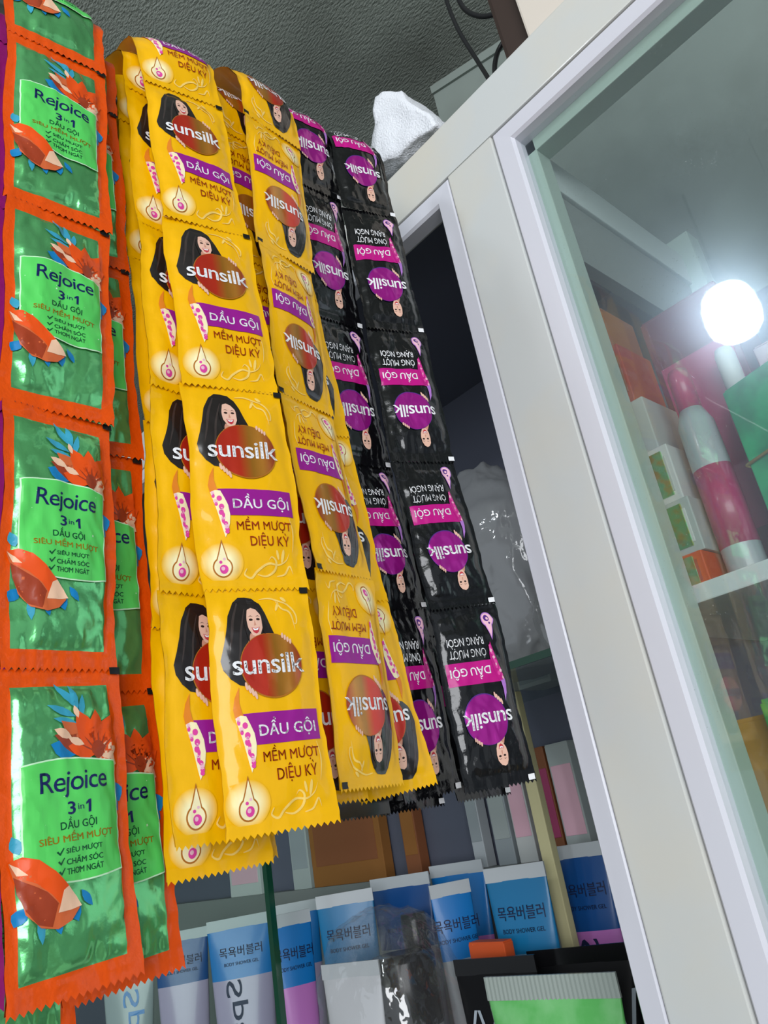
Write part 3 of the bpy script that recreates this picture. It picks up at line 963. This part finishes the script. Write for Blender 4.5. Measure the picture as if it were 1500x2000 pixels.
strip('green_sachet_strip', 'foremost green foil shampoo sachet strip with orange borders and fully uncovered labels', GG, 'green', False,
      ((-.2827, .0866, -.0298), (.0022, -.0022, .105), [(-2, 1985), (1, 1297), (5, 775), (8, 372), (10, 50)]),
      ((-.2895, .1331, -.03), (.004, -.0023, .1049), [(287, 1899), (223, 1313), (220, 835), (214, 462), (207, 152)]), seed0=0,
      back=(((-.3195, .076, -.050), (0, 0, .105), None), ((-.3195, .1235, -.050), (0, 0, .105), None)))
strip('green_sachet_strip', 'green foil sachet strip tucked behind the foremost one, only right edges of labels showing', GG, 'green', False,
      ((-.3035, .1105, -.0344), (.003, -.0049, .1048), None),
      ((-.3052, .1578, -.0344), (.0041, -.0049, .1048), [(367, 1892), (299, 1354), (277, 898), (252, 533), (230, 230)]), seed0=1)
strip('magenta_sachet_strip', 'magenta foil sachet strip, just a sliver beside the foremost green strip', 'hanging magenta sachet strips', 'magenta', False,
      ((-.291, .0415, -.03), (.0020, -.0022, .105), None), ((-.291, .0895, -.03), (.0020, -.0022, .105), None), seed0=0)

# ================================================================== bulb behind the viewer, mirrored in the pane
mat('bulb_glow', (1, 1, 1), 0.5, emit=((0.86, 0.93, 1.0), 40.0))
mat('bulb_base', (0.8, 0.8, 0.8), 0.4)
hit = at(1430, 615, Y0 + .0106)
d = ray(1430, 615); d = Vector((d[0], -d[1], d[2]))
bl = hit + d * 1.05
bulb = thing('pendant_bulb_offscreen', 'glowing white LED bulb on a flex, mirrored bright in the cabinet glass', 'lamp', bl)


def lathe(name, prof, m, n=24, mats=None):
    V, Fc = [], []
    for (r, z) in prof:
        for k in range(n):
            a = 2 * math.pi * k / n; V.append((r * math.cos(a), r * math.sin(a), z))
    for i in range(len(prof) - 1):
        for k in range(n):
            Fc.append((i * n + k, i * n + (k + 1) % n, (i + 1) * n + (k + 1) % n, (i + 1) * n + k))
    Fc.append(tuple(range(n))[::-1]); Fc.append(tuple(range((len(prof) - 1) * n, len(prof) * n)))
    return mesh_from(name, V, Fc, [m], smooth=True)


link('bulb_dome', lathe('bulb_dome', [(.012, -.052), (.035, -.046), (.048, -.03), (.052, -.005), (.05, .025), (.044, .045), (.036, .055)], 'bulb_glow'), bulb)
link('bulb_base', lathe('bulb_base', [(.0362, .054), (.034, .075), (.02, .09), (.017, .125), (.008, .13)], 'bulb_base'), bulb)
link('flex', tube_mesh('flex', [(0, 0, .125), (0, 0, 1.121 + CAMH - bl.z)], .003, 'ink_black', 8), bulb)

# ================================================================== things behind and above the cabinet
mat('board_paint', s2l(138, 148, 142), 0.7, vary=(7, s2l(122, 130, 124), 0.4, 0.7))
mat('foam_white', s2l(242, 244, 250), 0.75, bump=(520, 0.6, 0.003))
mat('cream_box', s2l(222, 212, 200), 0.5)
mat('dark_brown', s2l(58, 44, 38), 0.6)
mat('cable_black', (0.015, 0.015, 0.017), 0.4)
mat('cable_orange', s2l(150, 84, 62), 0.5)


def prism(name, poly, y0, y1, m, parent=None, off=Vector((0, 0, 0))):
    """x,z outline (z from the eye) pushed from y0 to y1"""
    n = len(poly)
    V = [Vector((x, y0, z + CAMH)) - off for x, z in poly] + [Vector((x, y1, z + CAMH)) - off for x, z in poly]
    Fc = [tuple(range(n)), tuple(range(n, 2 * n))[::-1]] + [(k, n + k, n + (k + 1) % n, (k + 1) % n) for k in range(n)]
    me = mesh_from(name, V, Fc, [m])
    bm = bmesh.new(); bm.from_mesh(me); bmesh.ops.recalc_face_normals(bm, faces=bm.faces); bm.to_mesh(me); bm.free()
    return link(name, me, parent)


bd = thing('wall_board', 'grey green board with a slanting top edge standing behind the cabinet', 'board', (-.2, .74, 0))
prism('board_panel', [(-.468, -CAMH), (.75, -CAMH), (.75, .59), (-.468, 1.026)], .735, .747, 'board_paint', bd, Vector(bd.location))
prism('edge_batten', [(-.468, 1.026), (.75, .59), (.75, .575), (-.468, 1.011)], .731, .7352, 'board_paint', bd, Vector(bd.location))

# foam block on the header
fb = bmesh.new()
poly = [at(742, 352, .45), at(752, 262, .45), at(752, 205, .45), at(772, 193, .45), at(805, 192, .45), at(838, 222, .45), at(868, 240, .45), at(884, 255, .45), at(850, 278, .45), at(800, 322, .45)]
poly = [(p.x, p.z) for p in poly]
zb = .5405 + CAMH
poly = [(x, max(z, zb)) for x, z in poly]
ring = []
for y, s_ in ((.434, .93), (.445, 1.0), (.475, 1.0), (.487, .92)):
    cx_ = sum(p[0] for p in poly) / len(poly); cz_ = sum(p[1] for p in poly) / len(poly)
    ring.append([fb.verts.new((cx_ + (x - cx_) * s_, y, max(zb, cz_ + (z - cz_) * s_))) for x, z in poly])
n = len(poly)
for a, b in zip(ring[:-1], ring[1:]):
    for k in range(n): fb.faces.new((a[k], a[(k + 1) % n], b[(k + 1) % n], b[k]))
fb.faces.new(ring[0][::-1]); fb.faces.new(ring[-1])
bmesh.ops.recalc_face_normals(fb, faces=fb.faces)
bmesh.ops.triangulate(fb, faces=fb.faces[:])
bmesh.ops.subdivide_edges(fb, edges=fb.edges[:], cuts=4, use_grid_fill=True)
for v in fb.verts:
    q = v.co * 60
    dlt = noise.noise_vector(q * .7) * .0035 + noise.noise_vector(v.co * 300) * .0009
    v.co += dlt
    v.co.z = max(v.co.z, zb)
me = bpy.data.meshes.new('foam_block'); fb.to_mesh(me); fb.free(); me.materials.append(MATS['foam_white']); me.polygons.foreach_set('use_smooth', [True] * len(me.polygons))
tag(link('foam_block', me), 'torn white foam packing piece lying on the cabinet header', 'foam')

pb = thing('cream_carton', 'cream carton standing on the cabinet header under the cables', 'box', (-.09, .44, .5405 + CAMH))
link('carton_body', box_mesh('carton_body', Vector((-.085, -.014, 0)), Vector((.10, .0145, .16)), 'cream_box', .002), pb)
link('carton_flap', box_mesh('carton_flap', Vector((-.082, -.0152, .12)), Vector((.097, -.0135, .156)), 'cream_box', .0008), pb)
db = thing('transformer_box', 'dark brown power box beside the cream carton on the cabinet header', 'box', (-.145, .4405, .5405 + CAMH))
link('box_body', box_mesh('box_body', Vector((-.057, -.006, 0)), Vector((-.031, .012, .115)), 'dark_brown', .004), db)
link('box_lid', box_mesh('box_lid', Vector((-.059, -.008, .115)), Vector((-.032, .013, .125)), 'cable_black', .003), db)

cb = [at(868, -40, .50), at(872, 0, .50), at(895, 58, .50), at(930, 115, .50), at(953, 152, .49), at(968, 180, .48)]
tag(link('black_cable', tube_mesh('black_cable', spline(cb), .0022, 'cable_black')), 'thin black cable dropping behind the cabinet header past the grey board', 'cable')
pc = thing('power_plug', 'black plug with a looping lead beside the dark power box', 'plug', at(1022, 62, .50))
cb = [at(885, -30, .51), at(905, 15, .51), at(940, 32, .51), at(985, 22, .51), at(1030, 5, .51), at(1060, -10, .51)]
link('lead', tube_mesh('lead', [p - pc.location for p in spline(cb)], .0026, 'cable_black'), pc)
cb = [at(1015, 60, .50), at(992, 72, .50), at(973, 100, .50), at(966, 135, .49), at(972, 165, .48)]
link('lead', tube_mesh('lead', [p - pc.location for p in spline(cb)], .0024, 'cable_black'), pc)
bmp = box_mesh('plug_body', Vector((-.012, -.008, -.016)), Vector((.012, .008, .016)), 'cable_black', .004)
po = link('plug_body', bmp, pc); po.rotation_euler = (0, .9, 0)
cb = [at(965, -30, .515), at(975, 0, .515), at(985, 40, .515), at(992, 68, .51), at(1000, 80, .505)]
tag(link('orange_cable', tube_mesh('orange_cable', spline(cb), .0022, 'cable_orange')), 'dull orange cable hanging beside the black plug', 'cable')

# ================================================================== goods: builders
def yaw_frame(P1, P2):
    d_ = (P2 - P1); d_.z = 0
    return math.atan2(d_.y, d_.x), d_.length


def gel_tube(name, label, pl, pr, Yl, Yr, base, mats, group=None, crimp=.012, texts=(), capm='cap_white', split=.55, ribs=False, cap_h=.02, cap_w=.5):
    """flattened squeeze tube on its cap: crimp on top between pixels pl, pr"""
    P1, P2 = at(*pl, Yl), at(*pr, Yr)
    ang, w = yaw_frame(P1, P2)
    zt = (P1.z + P2.z) / 2; tilt = math.atan2(P2.z - P1.z, w)
    h = zt - (base + CAMH)
    root = thing(name, label, 'tube', ((P1.x + P2.x) / 2, (P1.y + P2.y) / 2, base + CAMH), group)
    root.rotation_euler = (0, 0, ang)
    hb = h - crimp - cap_h
    def half(t): return (w / 2 * (.80 + .20 * t), .0012 + w * .20 * (1 - t) ** .8)
    N, M = 28, 16
    V, Fc, MI = [], [], []
    for j in range(M + 1):
        t = j / M; a_, b_ = half(t); z = cap_h + hb * t
        for k in range(N):
            an = 2 * math.pi * k / N
            V.append((a_ * math.cos(an), b_ * math.sin(an), z))
    for j in range(M):
        for k in range(N):
            Fc.append((j * N + k, j * N + (k + 1) % N, (j + 1) * N + (k + 1) % N, (j + 1) * N + k)); MI.append(0 if (j + .5) / M > split else 1)
    Fc.append(tuple(range(N))[::-1]); MI.append(1)
    link('tube_body', mesh_from('tube_body', V, Fc, mats[:2], MI, smooth=True), root)
    # crimp: thin flat seal, ribbed if asked
    n = 60 if ribs else 10; V, Fc = [], []
    for i in range(n + 1):
        x = -w / 2 + w * i / n; dy = .0011 + (.0004 * (i % 2) if ribs else 0)
        for y, z in ((-dy, 0), (-dy, crimp), (dy, crimp), (dy, 0)): V.append((x, y, cap_h + hb + z - .0005))
    for i in range(n):
        for k in range(4):
            a_ = i * 4 + k; b_ = i * 4 + (k + 1) % 4; Fc.append((a_, a_ + 4, b_ + 4, b_))
    Fc += [(0, 1, 2, 3), (n * 4 + 3, n * 4 + 2, n * 4 + 1, n * 4)]
    link('crimp_seal', mesh_from('crimp_seal', V, Fc, [mats[2]]), root)
    link('cap', lathe('cap', [(w * cap_w * .76, 0), (w * cap_w * .8, .002), (w * cap_w * .8, cap_h - .001), (w * cap_w * .76, cap_h + .001)], capm), root).scale = (1, .52, 1)
    for (m, body, cx_, ct, wd, hg, rot, mir) in texts:
        v, f = text_flat(body, .004)
        if not len(v): continue
        mxv = v.max(0); V = []
        for (x, y) in v:
            x = (x / mxv[0] - .5) * wd; y = (y / mxv[1] - .5) * hg
            if mir: x = -x
            if rot: x, y = -y * rot, x * rot
            x += cx_ * w; t = min(1, max(0, ct + y / hb)); a_, b_ = half(t)
            V.append((x, -b_ * math.sqrt(max(0.02, 1 - (x / a_) ** 2)) - .0007, cap_h + hb * ct + y))
        link('lettering', mesh_from('lettering', V, f if not mir else [q[::-1] for q in f], [m]), root)
    return root


mat('cap_white', (0.6, 0.6, 0.62), 0.4)
mat('cap_black', (0.006, 0.006, 0.007), 0.25, coat=0.2, spec=0.3)
mat('tube_blue', s2l(20, 120, 196), 0.35, coat=0.2)
mat('tube_teal', s2l(18, 116, 168), 0.35, coat=0.2)
mat('tube_navy', s2l(10, 74, 140), 0.35, coat=0.2)
mat('tube_lilac', s2l(176, 160, 190), 0.3, coat=0.3)
mat('tube_pink', s2l(196, 120, 196), 0.3, coat=0.3)
mat('tube_grey', s2l(160, 168, 172), 0.3, coat=0.3)
mat('tube_green_low', s2l(30, 140, 110), 0.3, coat=0.3)
mat('crimp_pale', s2l(190, 196, 200), 0.4)
mat('tube_text', s2l(16, 30, 70), 0.5)
mat('tube_white', s2l(200, 202, 206), 0.35, coat=0.2)
mat('tube_black', (0.004, 0.004, 0.005), 0.4, spec=0.2)
mat('text_black', (0.02, 0.02, 0.02), 0.5)
mat('text_grey', s2l(120, 100, 100), 0.5)
mat('text_pale', s2l(170, 180, 190), 0.5)
mat('gel_green', s2l(84, 176, 84), 0.22, coat=0.6, vary=(26, s2l(140, 205, 140), 0.45, 0.75))
mat('crimp_grey', s2l(150, 160, 154), 0.35, coat=0.2)
mat('ink_copper', s2l(200, 110, 50), 0.4)
GT = 'blue topped shower gel tubes on the cabinet shelf'
KO = 'tube_text'
def spa(cx_): return (KO, 'Spa', cx_, .50, .060, .024, 1, True)
def kor(ct=.86, wd=.045): return (KO, '목욕버블러', 0, ct, wd, .011, 0, False)
def sub(ct=.785, wd=.04): return (KO, 'BODY SHOWER GEL', 0, ct, wd, .0035, 0, False)
gel_tube('shower_gel_tube', 'pink shower gel tube with blue top beside the cream divider', (1066, 1661), (1172, 1634), .634, .644, sh_z, ('tube_navy', 'tube_pink', 'crimp_pale'), GT, texts=[spa(.0), kor(), sub()], split=.69)
gel_tube('shower_gel_tube', 'grey shower gel tube with dark teal top standing before the cream divider', (944, 1699), (1060, 1678), .57, .585, sh_z, ('tube_teal', 'tube_grey', 'crimp_pale'), GT, texts=[spa(.2), kor(), sub()], split=.69)
gel_tube('shower_gel_tube', 'bright blue topped shower gel tube with tilted crimp behind the orange carton', (838, 1738), (913, 1706), .575, .61, sh_z, ('tube_blue', 'tube_grey', 'crimp_pale'), GT, texts=[kor(.855), sub(.78)], split=.69)
gel_tube('shower_gel_tube', 'blue topped pink tube half hidden behind the bright blue topped one', (838, 1692), (940, 1676), .640, .655, sh_z, ('tube_blue', 'tube_pink', 'crimp_pale'), GT, split=.69)
gel_tube('shower_gel_tube', 'dark navy topped shower gel tube behind the small black capped jar', (722, 1716), (836, 1702), .60, .625, sh_z, ('tube_navy', 'tube_grey', 'crimp_pale'), GT, texts=[sub()], split=.69)
gel_tube('shower_gel_tube', 'teal blue topped shower gel tube with a green lower body', (616, 1752), (726, 1731), .528, .566, sh_z, ('tube_teal', 'tube_green_low', 'crimp_pale'), GT, texts=[kor(.855), sub(.78)], split=.69)
gel_tube('shower_gel_tube', 'blue topped pink shower gel tube beside the sliding pane edge', (524, 1789), (604, 1774), .48, .52, sh_z, ('tube_blue', 'tube_pink', 'crimp_pale'), GT, texts=[kor(.855, .04), sub(.78, .034)], split=.69)
gel_tube('shower_gel_tube', 'blue topped shower gel tube tucked behind the pink one at the pane edge', (535, 1768), (618, 1754), .56, .60, sh_z, ('tube_blue', 'tube_lilac', 'crimp_pale'), GT, split=.69)
gel_tube('shower_gel_tube', 'blue topped lilac tube behind the sliding glass pane, Korean script showing', (403, 1803), (527, 1776), .515, .575, sh_z, ('tube_blue', 'tube_lilac', 'crimp_pale'), GT, texts=[kor(.855, .05), sub(.78), spa(-.1)], split=.69)
gel_tube('shower_gel_tube', 'blue topped lilac tube beside the green foil strip bottoms', (300, 1826), (404, 1808), .51, .565, sh_z, ('tube_navy', 'tube_lilac', 'crimp_pale'), GT, texts=[kor(.855, .05), sub(.78)], split=.69)
gel_tube('shower_gel_tube', 'grey tube with vertical blue letters under the green foil strip', (200, 1895), (300, 1872), .495, .55, sh_z, ('tube_grey', 'tube_grey', 'crimp_pale'), GT, texts=[(('tube_blue'), 'Spa', .1, .55, .07, .028, 1, True)], split=.69)

gel_tube('green_gel_tube', 'wide green gel tube with ribbed grey crimp in front of the black tubes', (949, 1926), (1196, 1875), .474, .490, sh_z, ('gel_green', 'gel_green', 'crimp_grey'), None, crimp=.015, ribs=True,
         texts=[('ink_copper', 'A', .28, .62, .014, .03, 0, False)], capm='cap_black')
gel_tube('black_tube', 'black cosmetic tube with a white jagged line beside the orange carton', (886, 1876), (1042, 1860), .518, .533, sh_z, ('tube_black', 'tube_black', 'cap_black'), 'black cosmetic tubes', capm='cap_black', texts=[('text_pale', '/\\/', -.2, .72, .03, .02, 0, False)])
gel_tube('black_tube', 'black cosmetic tube with a white jagged line against the cabinet post', (1030, 1866), (1222, 1828), .550, .575, sh_z, ('tube_black', 'tube_black', 'cap_black'), 'black cosmetic tubes', capm='cap_black', texts=[('text_pale', '/\\/', .3, .72, .03, .03, 0, False)])
gel_tube('white_tube', 'white cosmetic tube with small print inside the clear plastic bag', (628, 1888), (738, 1868), .475, .495, sh_z, ('tube_white', 'tube_white', 'crimp_pale'), None,
         texts=[('text_grey', 'CELL', .1, .62, .028, .008, 0, False), ('text_black', 'SKIN CARE', .1, .45, .03, .004, 0, False), ('text_black', 'CREAM 100 ml', .1, .40, .03, .004, 0, False)])


def jar(name, label, px, Y, r, h, base, bodym, capm):
    P = at(*px, Y)
    root = thing(name, label, 'jar', (P.x, P.y, base + CAMH))
    link('jar_body', lathe('jar_body', [(r * .85, 0), (r * .95, .004), (r * .95, h * .62), (r * .85, h * .66)], bodym), root)
    link('jar_cap', lathe('jar_cap', [(r * .97, h * .64), (r, h * .66), (r, h * .97), (r * .94, h)], capm, 32), root)
    return root


zc = at(790, 1868, .525).z - CAMH
jar('black_capped_jar', 'grey jar with a broad black cap wrapped in clear plastic', (790, 1900), .535, .030, zc - sh_z, sh_z, 'tube_grey', 'cap_black')
zc = at(808, 1783, .588).z - CAMH
jar('small_black_jar', 'slim pale bottle with small black cap behind the wrapped jar', (808, 1800), .588, .013, zc - sh_z, sh_z, 'tube_grey', 'cap_black')

mat('box_orange', s2l(206, 84, 36), 0.5)
mat('box_orange_dark', s2l(160, 60, 28), 0.5)
mat('box_maroon', s2l(104, 26, 50), 0.35, coat=0.3)
mat('box_pink', s2l(170, 50, 100), 0.35, coat=0.3)
mat('box_white', s2l(206, 208, 206), 0.4)
mat('box_greywhite', s2l(176, 184, 182), 0.4)
mat('box_green', s2l(30, 165, 110), 0.35, coat=0.3, vary=(30, s2l(14, 130, 90), 0.45, 0.6))
mat('box_green_dark', s2l(8, 84, 60), 0.35)
mat('box_teal', s2l(20, 60, 60), 0.4)
mat('box_amber', s2l(190, 140, 40), 0.45)
mat('box_leaf', s2l(40, 140, 60), 0.4, vary=(40, s2l(120, 180, 70), 0.5, 0.65))
mat('box_brown', s2l(140, 84, 50), 0.5)
mat('holo_green', s2l(120, 215, 150), 0.18, metal=0.7, vary=(160, s2l(190, 180, 90), 0.45, 0.6))
mat('rubber_band', s2l(180, 160, 90), 0.6)
mat('divider_cream', s2l(214, 206, 158), 0.5)


def carton(name, label, lo, hi, m, yaw=0.0, panel=None, band=None, group=None, cat='carton'):
    """carton with a tuck-flap lid, a printed front panel and optional rubber band / foil strip"""
    lo, hi = Vector(lo), Vector(hi); c = (lo + hi) / 2; s_ = hi - lo
    root = thing(name, label, cat, (c.x, c.y, lo.z + CAMH), group)
    root.rotation_euler = (0, 0, yaw)
    x, y, h = s_.x / 2, s_.y / 2, s_.z
    link('carton_body', box_mesh('carton_body', Vector((-x, -y, 0)), Vector((x, y, h * .992)), m, .0009), root)
    link('tuck_flap', box_mesh('tuck_flap', Vector((-x * .96, -y * .96, h * .985)), Vector((x * .96, y * .96, h)), m, .0003), root)
    if panel:
        link('front_panel', box_mesh('front_panel', Vector((-x * .86, -y - .0006, h * .18)), Vector((x * .86, -y + .001, h * .80)), panel, .0004), root)
    if band == 'rubber':
        e = .0012
        pts = [(-x - e, -y - e, h * .55), (x + e, -y - e, h * .6), (x + e, y + e, h * .58), (-x - e, y + e, h * .52), (-x - e, -y - e, h * .55)]
        link('rubber_band', tube_mesh('rubber_band', pts, .0011, 'rubber_band', 6), root)
    elif band:
        link('foil_sticker', box_mesh('foil_sticker', Vector((x * .25, -y - .0011, h * .12)), Vector((x * .8, -y + .001, h * .9)), band, .0003), root)
    return root


# orange carton and cream divider in the left bay
P = at(985, 1838, .545)
carton('orange_carton', 'orange red carton standing between the blue topped tube and the black tubes', (-.533, .5435, sh_z), (P.x, .5555, P.z - CAMH), 'box_orange', panel='box_orange_dark', yaw=.0)
box('divider', (-.483, .606, sh_z), (-.470, .615, glass_shelf_z), 'divider_cream', cab, .001)
rz = -.052
box('riser', (-1.50, .675, sh_z), (-.40, .694, rz), 'inner_panel', cab, .001)
P1, P2 = at(600, 1700, .668), at(742, 1700, .668)
carton('brown_carton', 'plain brown cardboard carton behind the teal topped tube', (P1.x, .677, rz), (P2.x, .692, .085), 'cardboard', panel='box_brown')
carton('white_packet', 'slim white packet standing behind the sliding pane', (at(440, 1740, .668).x, .677, rz), (at(500, 1740, .668).x, .692, .04), 'box_white', panel='ink_pale_pink')
carton('grey_packet', 'narrow grey packet beside the brown cardboard carton', (at(560, 1700, .668).x, .677, rz), (at(594, 1700, .668).x, .692, .09), 'box_greywhite', panel='tube_grey')
for k, (xa, xb, hh, mm, pm, lb) in enumerate(((772, 800, .075, 'box_brown', 'cardboard', 'narrow brown packet between the brown carton and the pale board'), (905, 928, .095, 'crimp_pale', 'tube_grey', 'tall pale narrow packet behind the bright blue topped tube'),
                                               (950, 985, .09, 'tube_grey', 'box_greywhite', 'dull grey packet behind the dark teal topped tube'), (992, 1028, .085, 'box_white', 'ink_pale_pink', 'pinkish white packet close to the cream divider'))):
    carton('narrow_packet', lb, (at(xa, 1620, .668).x, .677, rz), (at(xb, 1620, .668).x, .692, hh), mm, panel=pm, group='packets on the rear riser')
for k, (xa, xb, mm, pm, lb) in enumerate(((1060, 1098, 'box_brown', 'box_pink', 'brown packet with a pink panel behind the pink shower gel tube'), (1102, 1150, 'box_greywhite', 'ink_pale_pink', 'grey packet with a pale pink panel near the cabinet post'))):
    carton('narrow_packet', lb, (at(xa, 1600, .682).x, .677, rz), (at(xb, 1600, .682).x, .692, .055), mm, panel=pm, group='packets on the rear riser')


def bag(name, label, c, rx, ry, rz_, m, seed, base, taper=.55):
    bm = bmesh.new(); bmesh.ops.create_icosphere(bm, subdivisions=5, radius=1)
    for v in bm.verts:
        p = v.co.normalized()
        q = Vector((math.copysign(abs(p.x) ** .7, p.x), math.copysign(abs(p.y) ** .7, p.y), math.copysign(abs(p.z) ** .75, p.z)))
        if q.z > .35:
            k = (q.z - .35) / .65; q.x *= 1 - taper * k; q.y *= 1 - taper * 1.08 * k
        n_ = 1 - abs(noise.noise(q * 2.2 + Vector((seed, 0, 0)))) * 2
        n2 = 1 - abs(noise.noise(q * 5.0 + Vector((0, seed, 0)))) * 2
        s_ = 1 + .07 * n_ + .035 * n2
        v.co = Vector((q.x * rx * s_, q.y * ry * s_, q.z * rz_ * s_))
    zmin = -rz_ * .96
    for v in bm.verts: v.co.z = max(v.co.z, zmin) - zmin
    me = bpy.data.meshes.new(name); bm.to_mesh(me); bm.free(); me.materials.append(MATS[m])
    me.polygons.foreach_set('use_smooth', [True] * len(me.polygons))
    o = link(name, me); o.location = (c[0], c[1], base + CAMH)
    tag(o, label, 'plastic bag')
    return o


P = at(1010, 1090, .575)
bag('grey_plastic_bag', 'bulging grey plastic bag resting on the green edged glass shelf', (P.x - .025, .575), .074, .052, .105, 'grey_bag', 3.3, glass_shelf_z + .006)
P = at(1028, 1190, .535)
bag('clear_plastic_wrap', 'small crumpled clear plastic wrap on the glass shelf before the grey bag', (-.350, .53), .020, .014, .03, 'clear_film', 7.1, glass_shelf_z + .006)
P = at(745, 1930, .495)
bag('clear_plastic_bag', 'crinkled clear plastic bag around the white tube and the black capped jar', (-.612, .517), .067, .054, .098, 'clear_film', 1.7, sh_z, .12)

# right bay, on the white shelf
sz = .108
GR = 'wrapped cartons stacked inside the glazed bay'
carton('wrapped_carton', 'red orange carton at the bottom of the stack on the white shelf', (-.262, .475, sz), (-.198, .535, sz + .024), 'box_orange', panel='box_orange_dark', band='holo_green', group=GR)
carton('wrapped_carton', 'grey white carton second from the bottom of the stack', (-.258, .478, sz + .024), (-.196, .535, sz + .062), 'box_greywhite', panel='box_white', band='holo_green', group=GR)
carton('wrapped_carton', 'white carton in the middle of the stack with a shiny green sticker', (-.252, .482, sz + .062), (-.200, .535, sz + .104), 'box_white', panel='box_greywhite', band='holo_green', group=GR)
carton('wrapped_carton', 'clear wrapped pale carton above the middle of the stack', (-.250, .484, sz + .104), (-.206, .535, sz + .146), 'box_greywhite', group=GR)
carton('wrapped_carton', 'orange brown carton second from the top of the stack', (-.248, .486, sz + .146), (-.212, .535, sz + .196), 'box_orange_dark', panel='box_brown', group=GR)
carton('wrapped_carton', 'green and brown carton topmost of the stack', (-.250, .488, sz + .196), (-.216, .535, sz + .232), 'box_brown', panel='box_leaf', group=GR)
carton('maroon_carton', 'tall maroon carton on the white shelf behind the pink bottles', (-.215, .545, sz), (-.150, .60, sz + .235), 'box_maroon', panel='box_pink')
carton('maroon_carton', 'dark plum carton on the white shelf next to the green box', (-.145, .55, sz), (-.080, .61, sz + .17), 'box_maroon', panel='box_maroon')


def bottle(name, label, x, y, r, h, m, capm, base, group):
    root = thing(name, label, 'bottle', (x, y, base + CAMH), group)
    link('bottle_body', lathe('bottle_body', [(r * .9, 0), (r, .004), (r, h * .55), (r * .97, h * .72), (r * .6, h * .8)], m), root)
    link('bottle_cap', lathe('bottle_cap', [(r * .62, h * .79), (r * .62, h * .97), (r * .5, h)], capm), root)
    link('label_band', lathe('label_band', [(r * 1.012, h * .14), (r * 1.012, h * .5)], 'box_pink'), root)


bottle('pink_bottle', 'slim pale bottle with pink label band beside the wrapped cartons', -.182, .497, .0125, .155, 'tube_grey', 'box_pink', sz, 'slim bottles on the white shelf')
bottle('pink_bottle', 'slim pink bottle with pale cap beside the green box', -.158, .530, .0115, .17, 'box_pink', 'box_white', sz, 'slim bottles on the white shelf')
carton('green_box', 'bright green box held by a rubber band on the white shelf', (-.150, .470, sz), (-.070, .510, .226), 'box_green', yaw=-.3, band='rubber')
# lower bay behind the pane
lz = -.245
carton('leaf_carton', 'leafy green carton under the white shelf', (-.195, .475, lz), (-.135, .52, .035), 'box_leaf', panel='box_green')
carton('amber_carton', 'amber carton under the white shelf beside the leafy green one', (-.232, .495, lz), (-.198, .530, .028), 'box_amber', panel='box_brown')
carton('teal_carton', 'dark teal carton under the white shelf behind the green one', (-.20, .535, lz), (-.12, .60, -.02), 'box_teal', panel='box_green_dark')
carton('orange_pack', 'orange red pack lying high under the white shelf', (-.128, .48, lz), (-.06, .53, .05), 'box_orange', panel='box_amber')

P1, P2 = at(1030, 1345, .66), at(1098, 1345, .66)
carton('flat_white_carton', 'flat white carton at the rear of the green edged glass shelf', (P1.x, .645, glass_shelf_z + .006), (P2.x, .688, glass_shelf_z + .03), 'box_white', panel='box_greywhite')
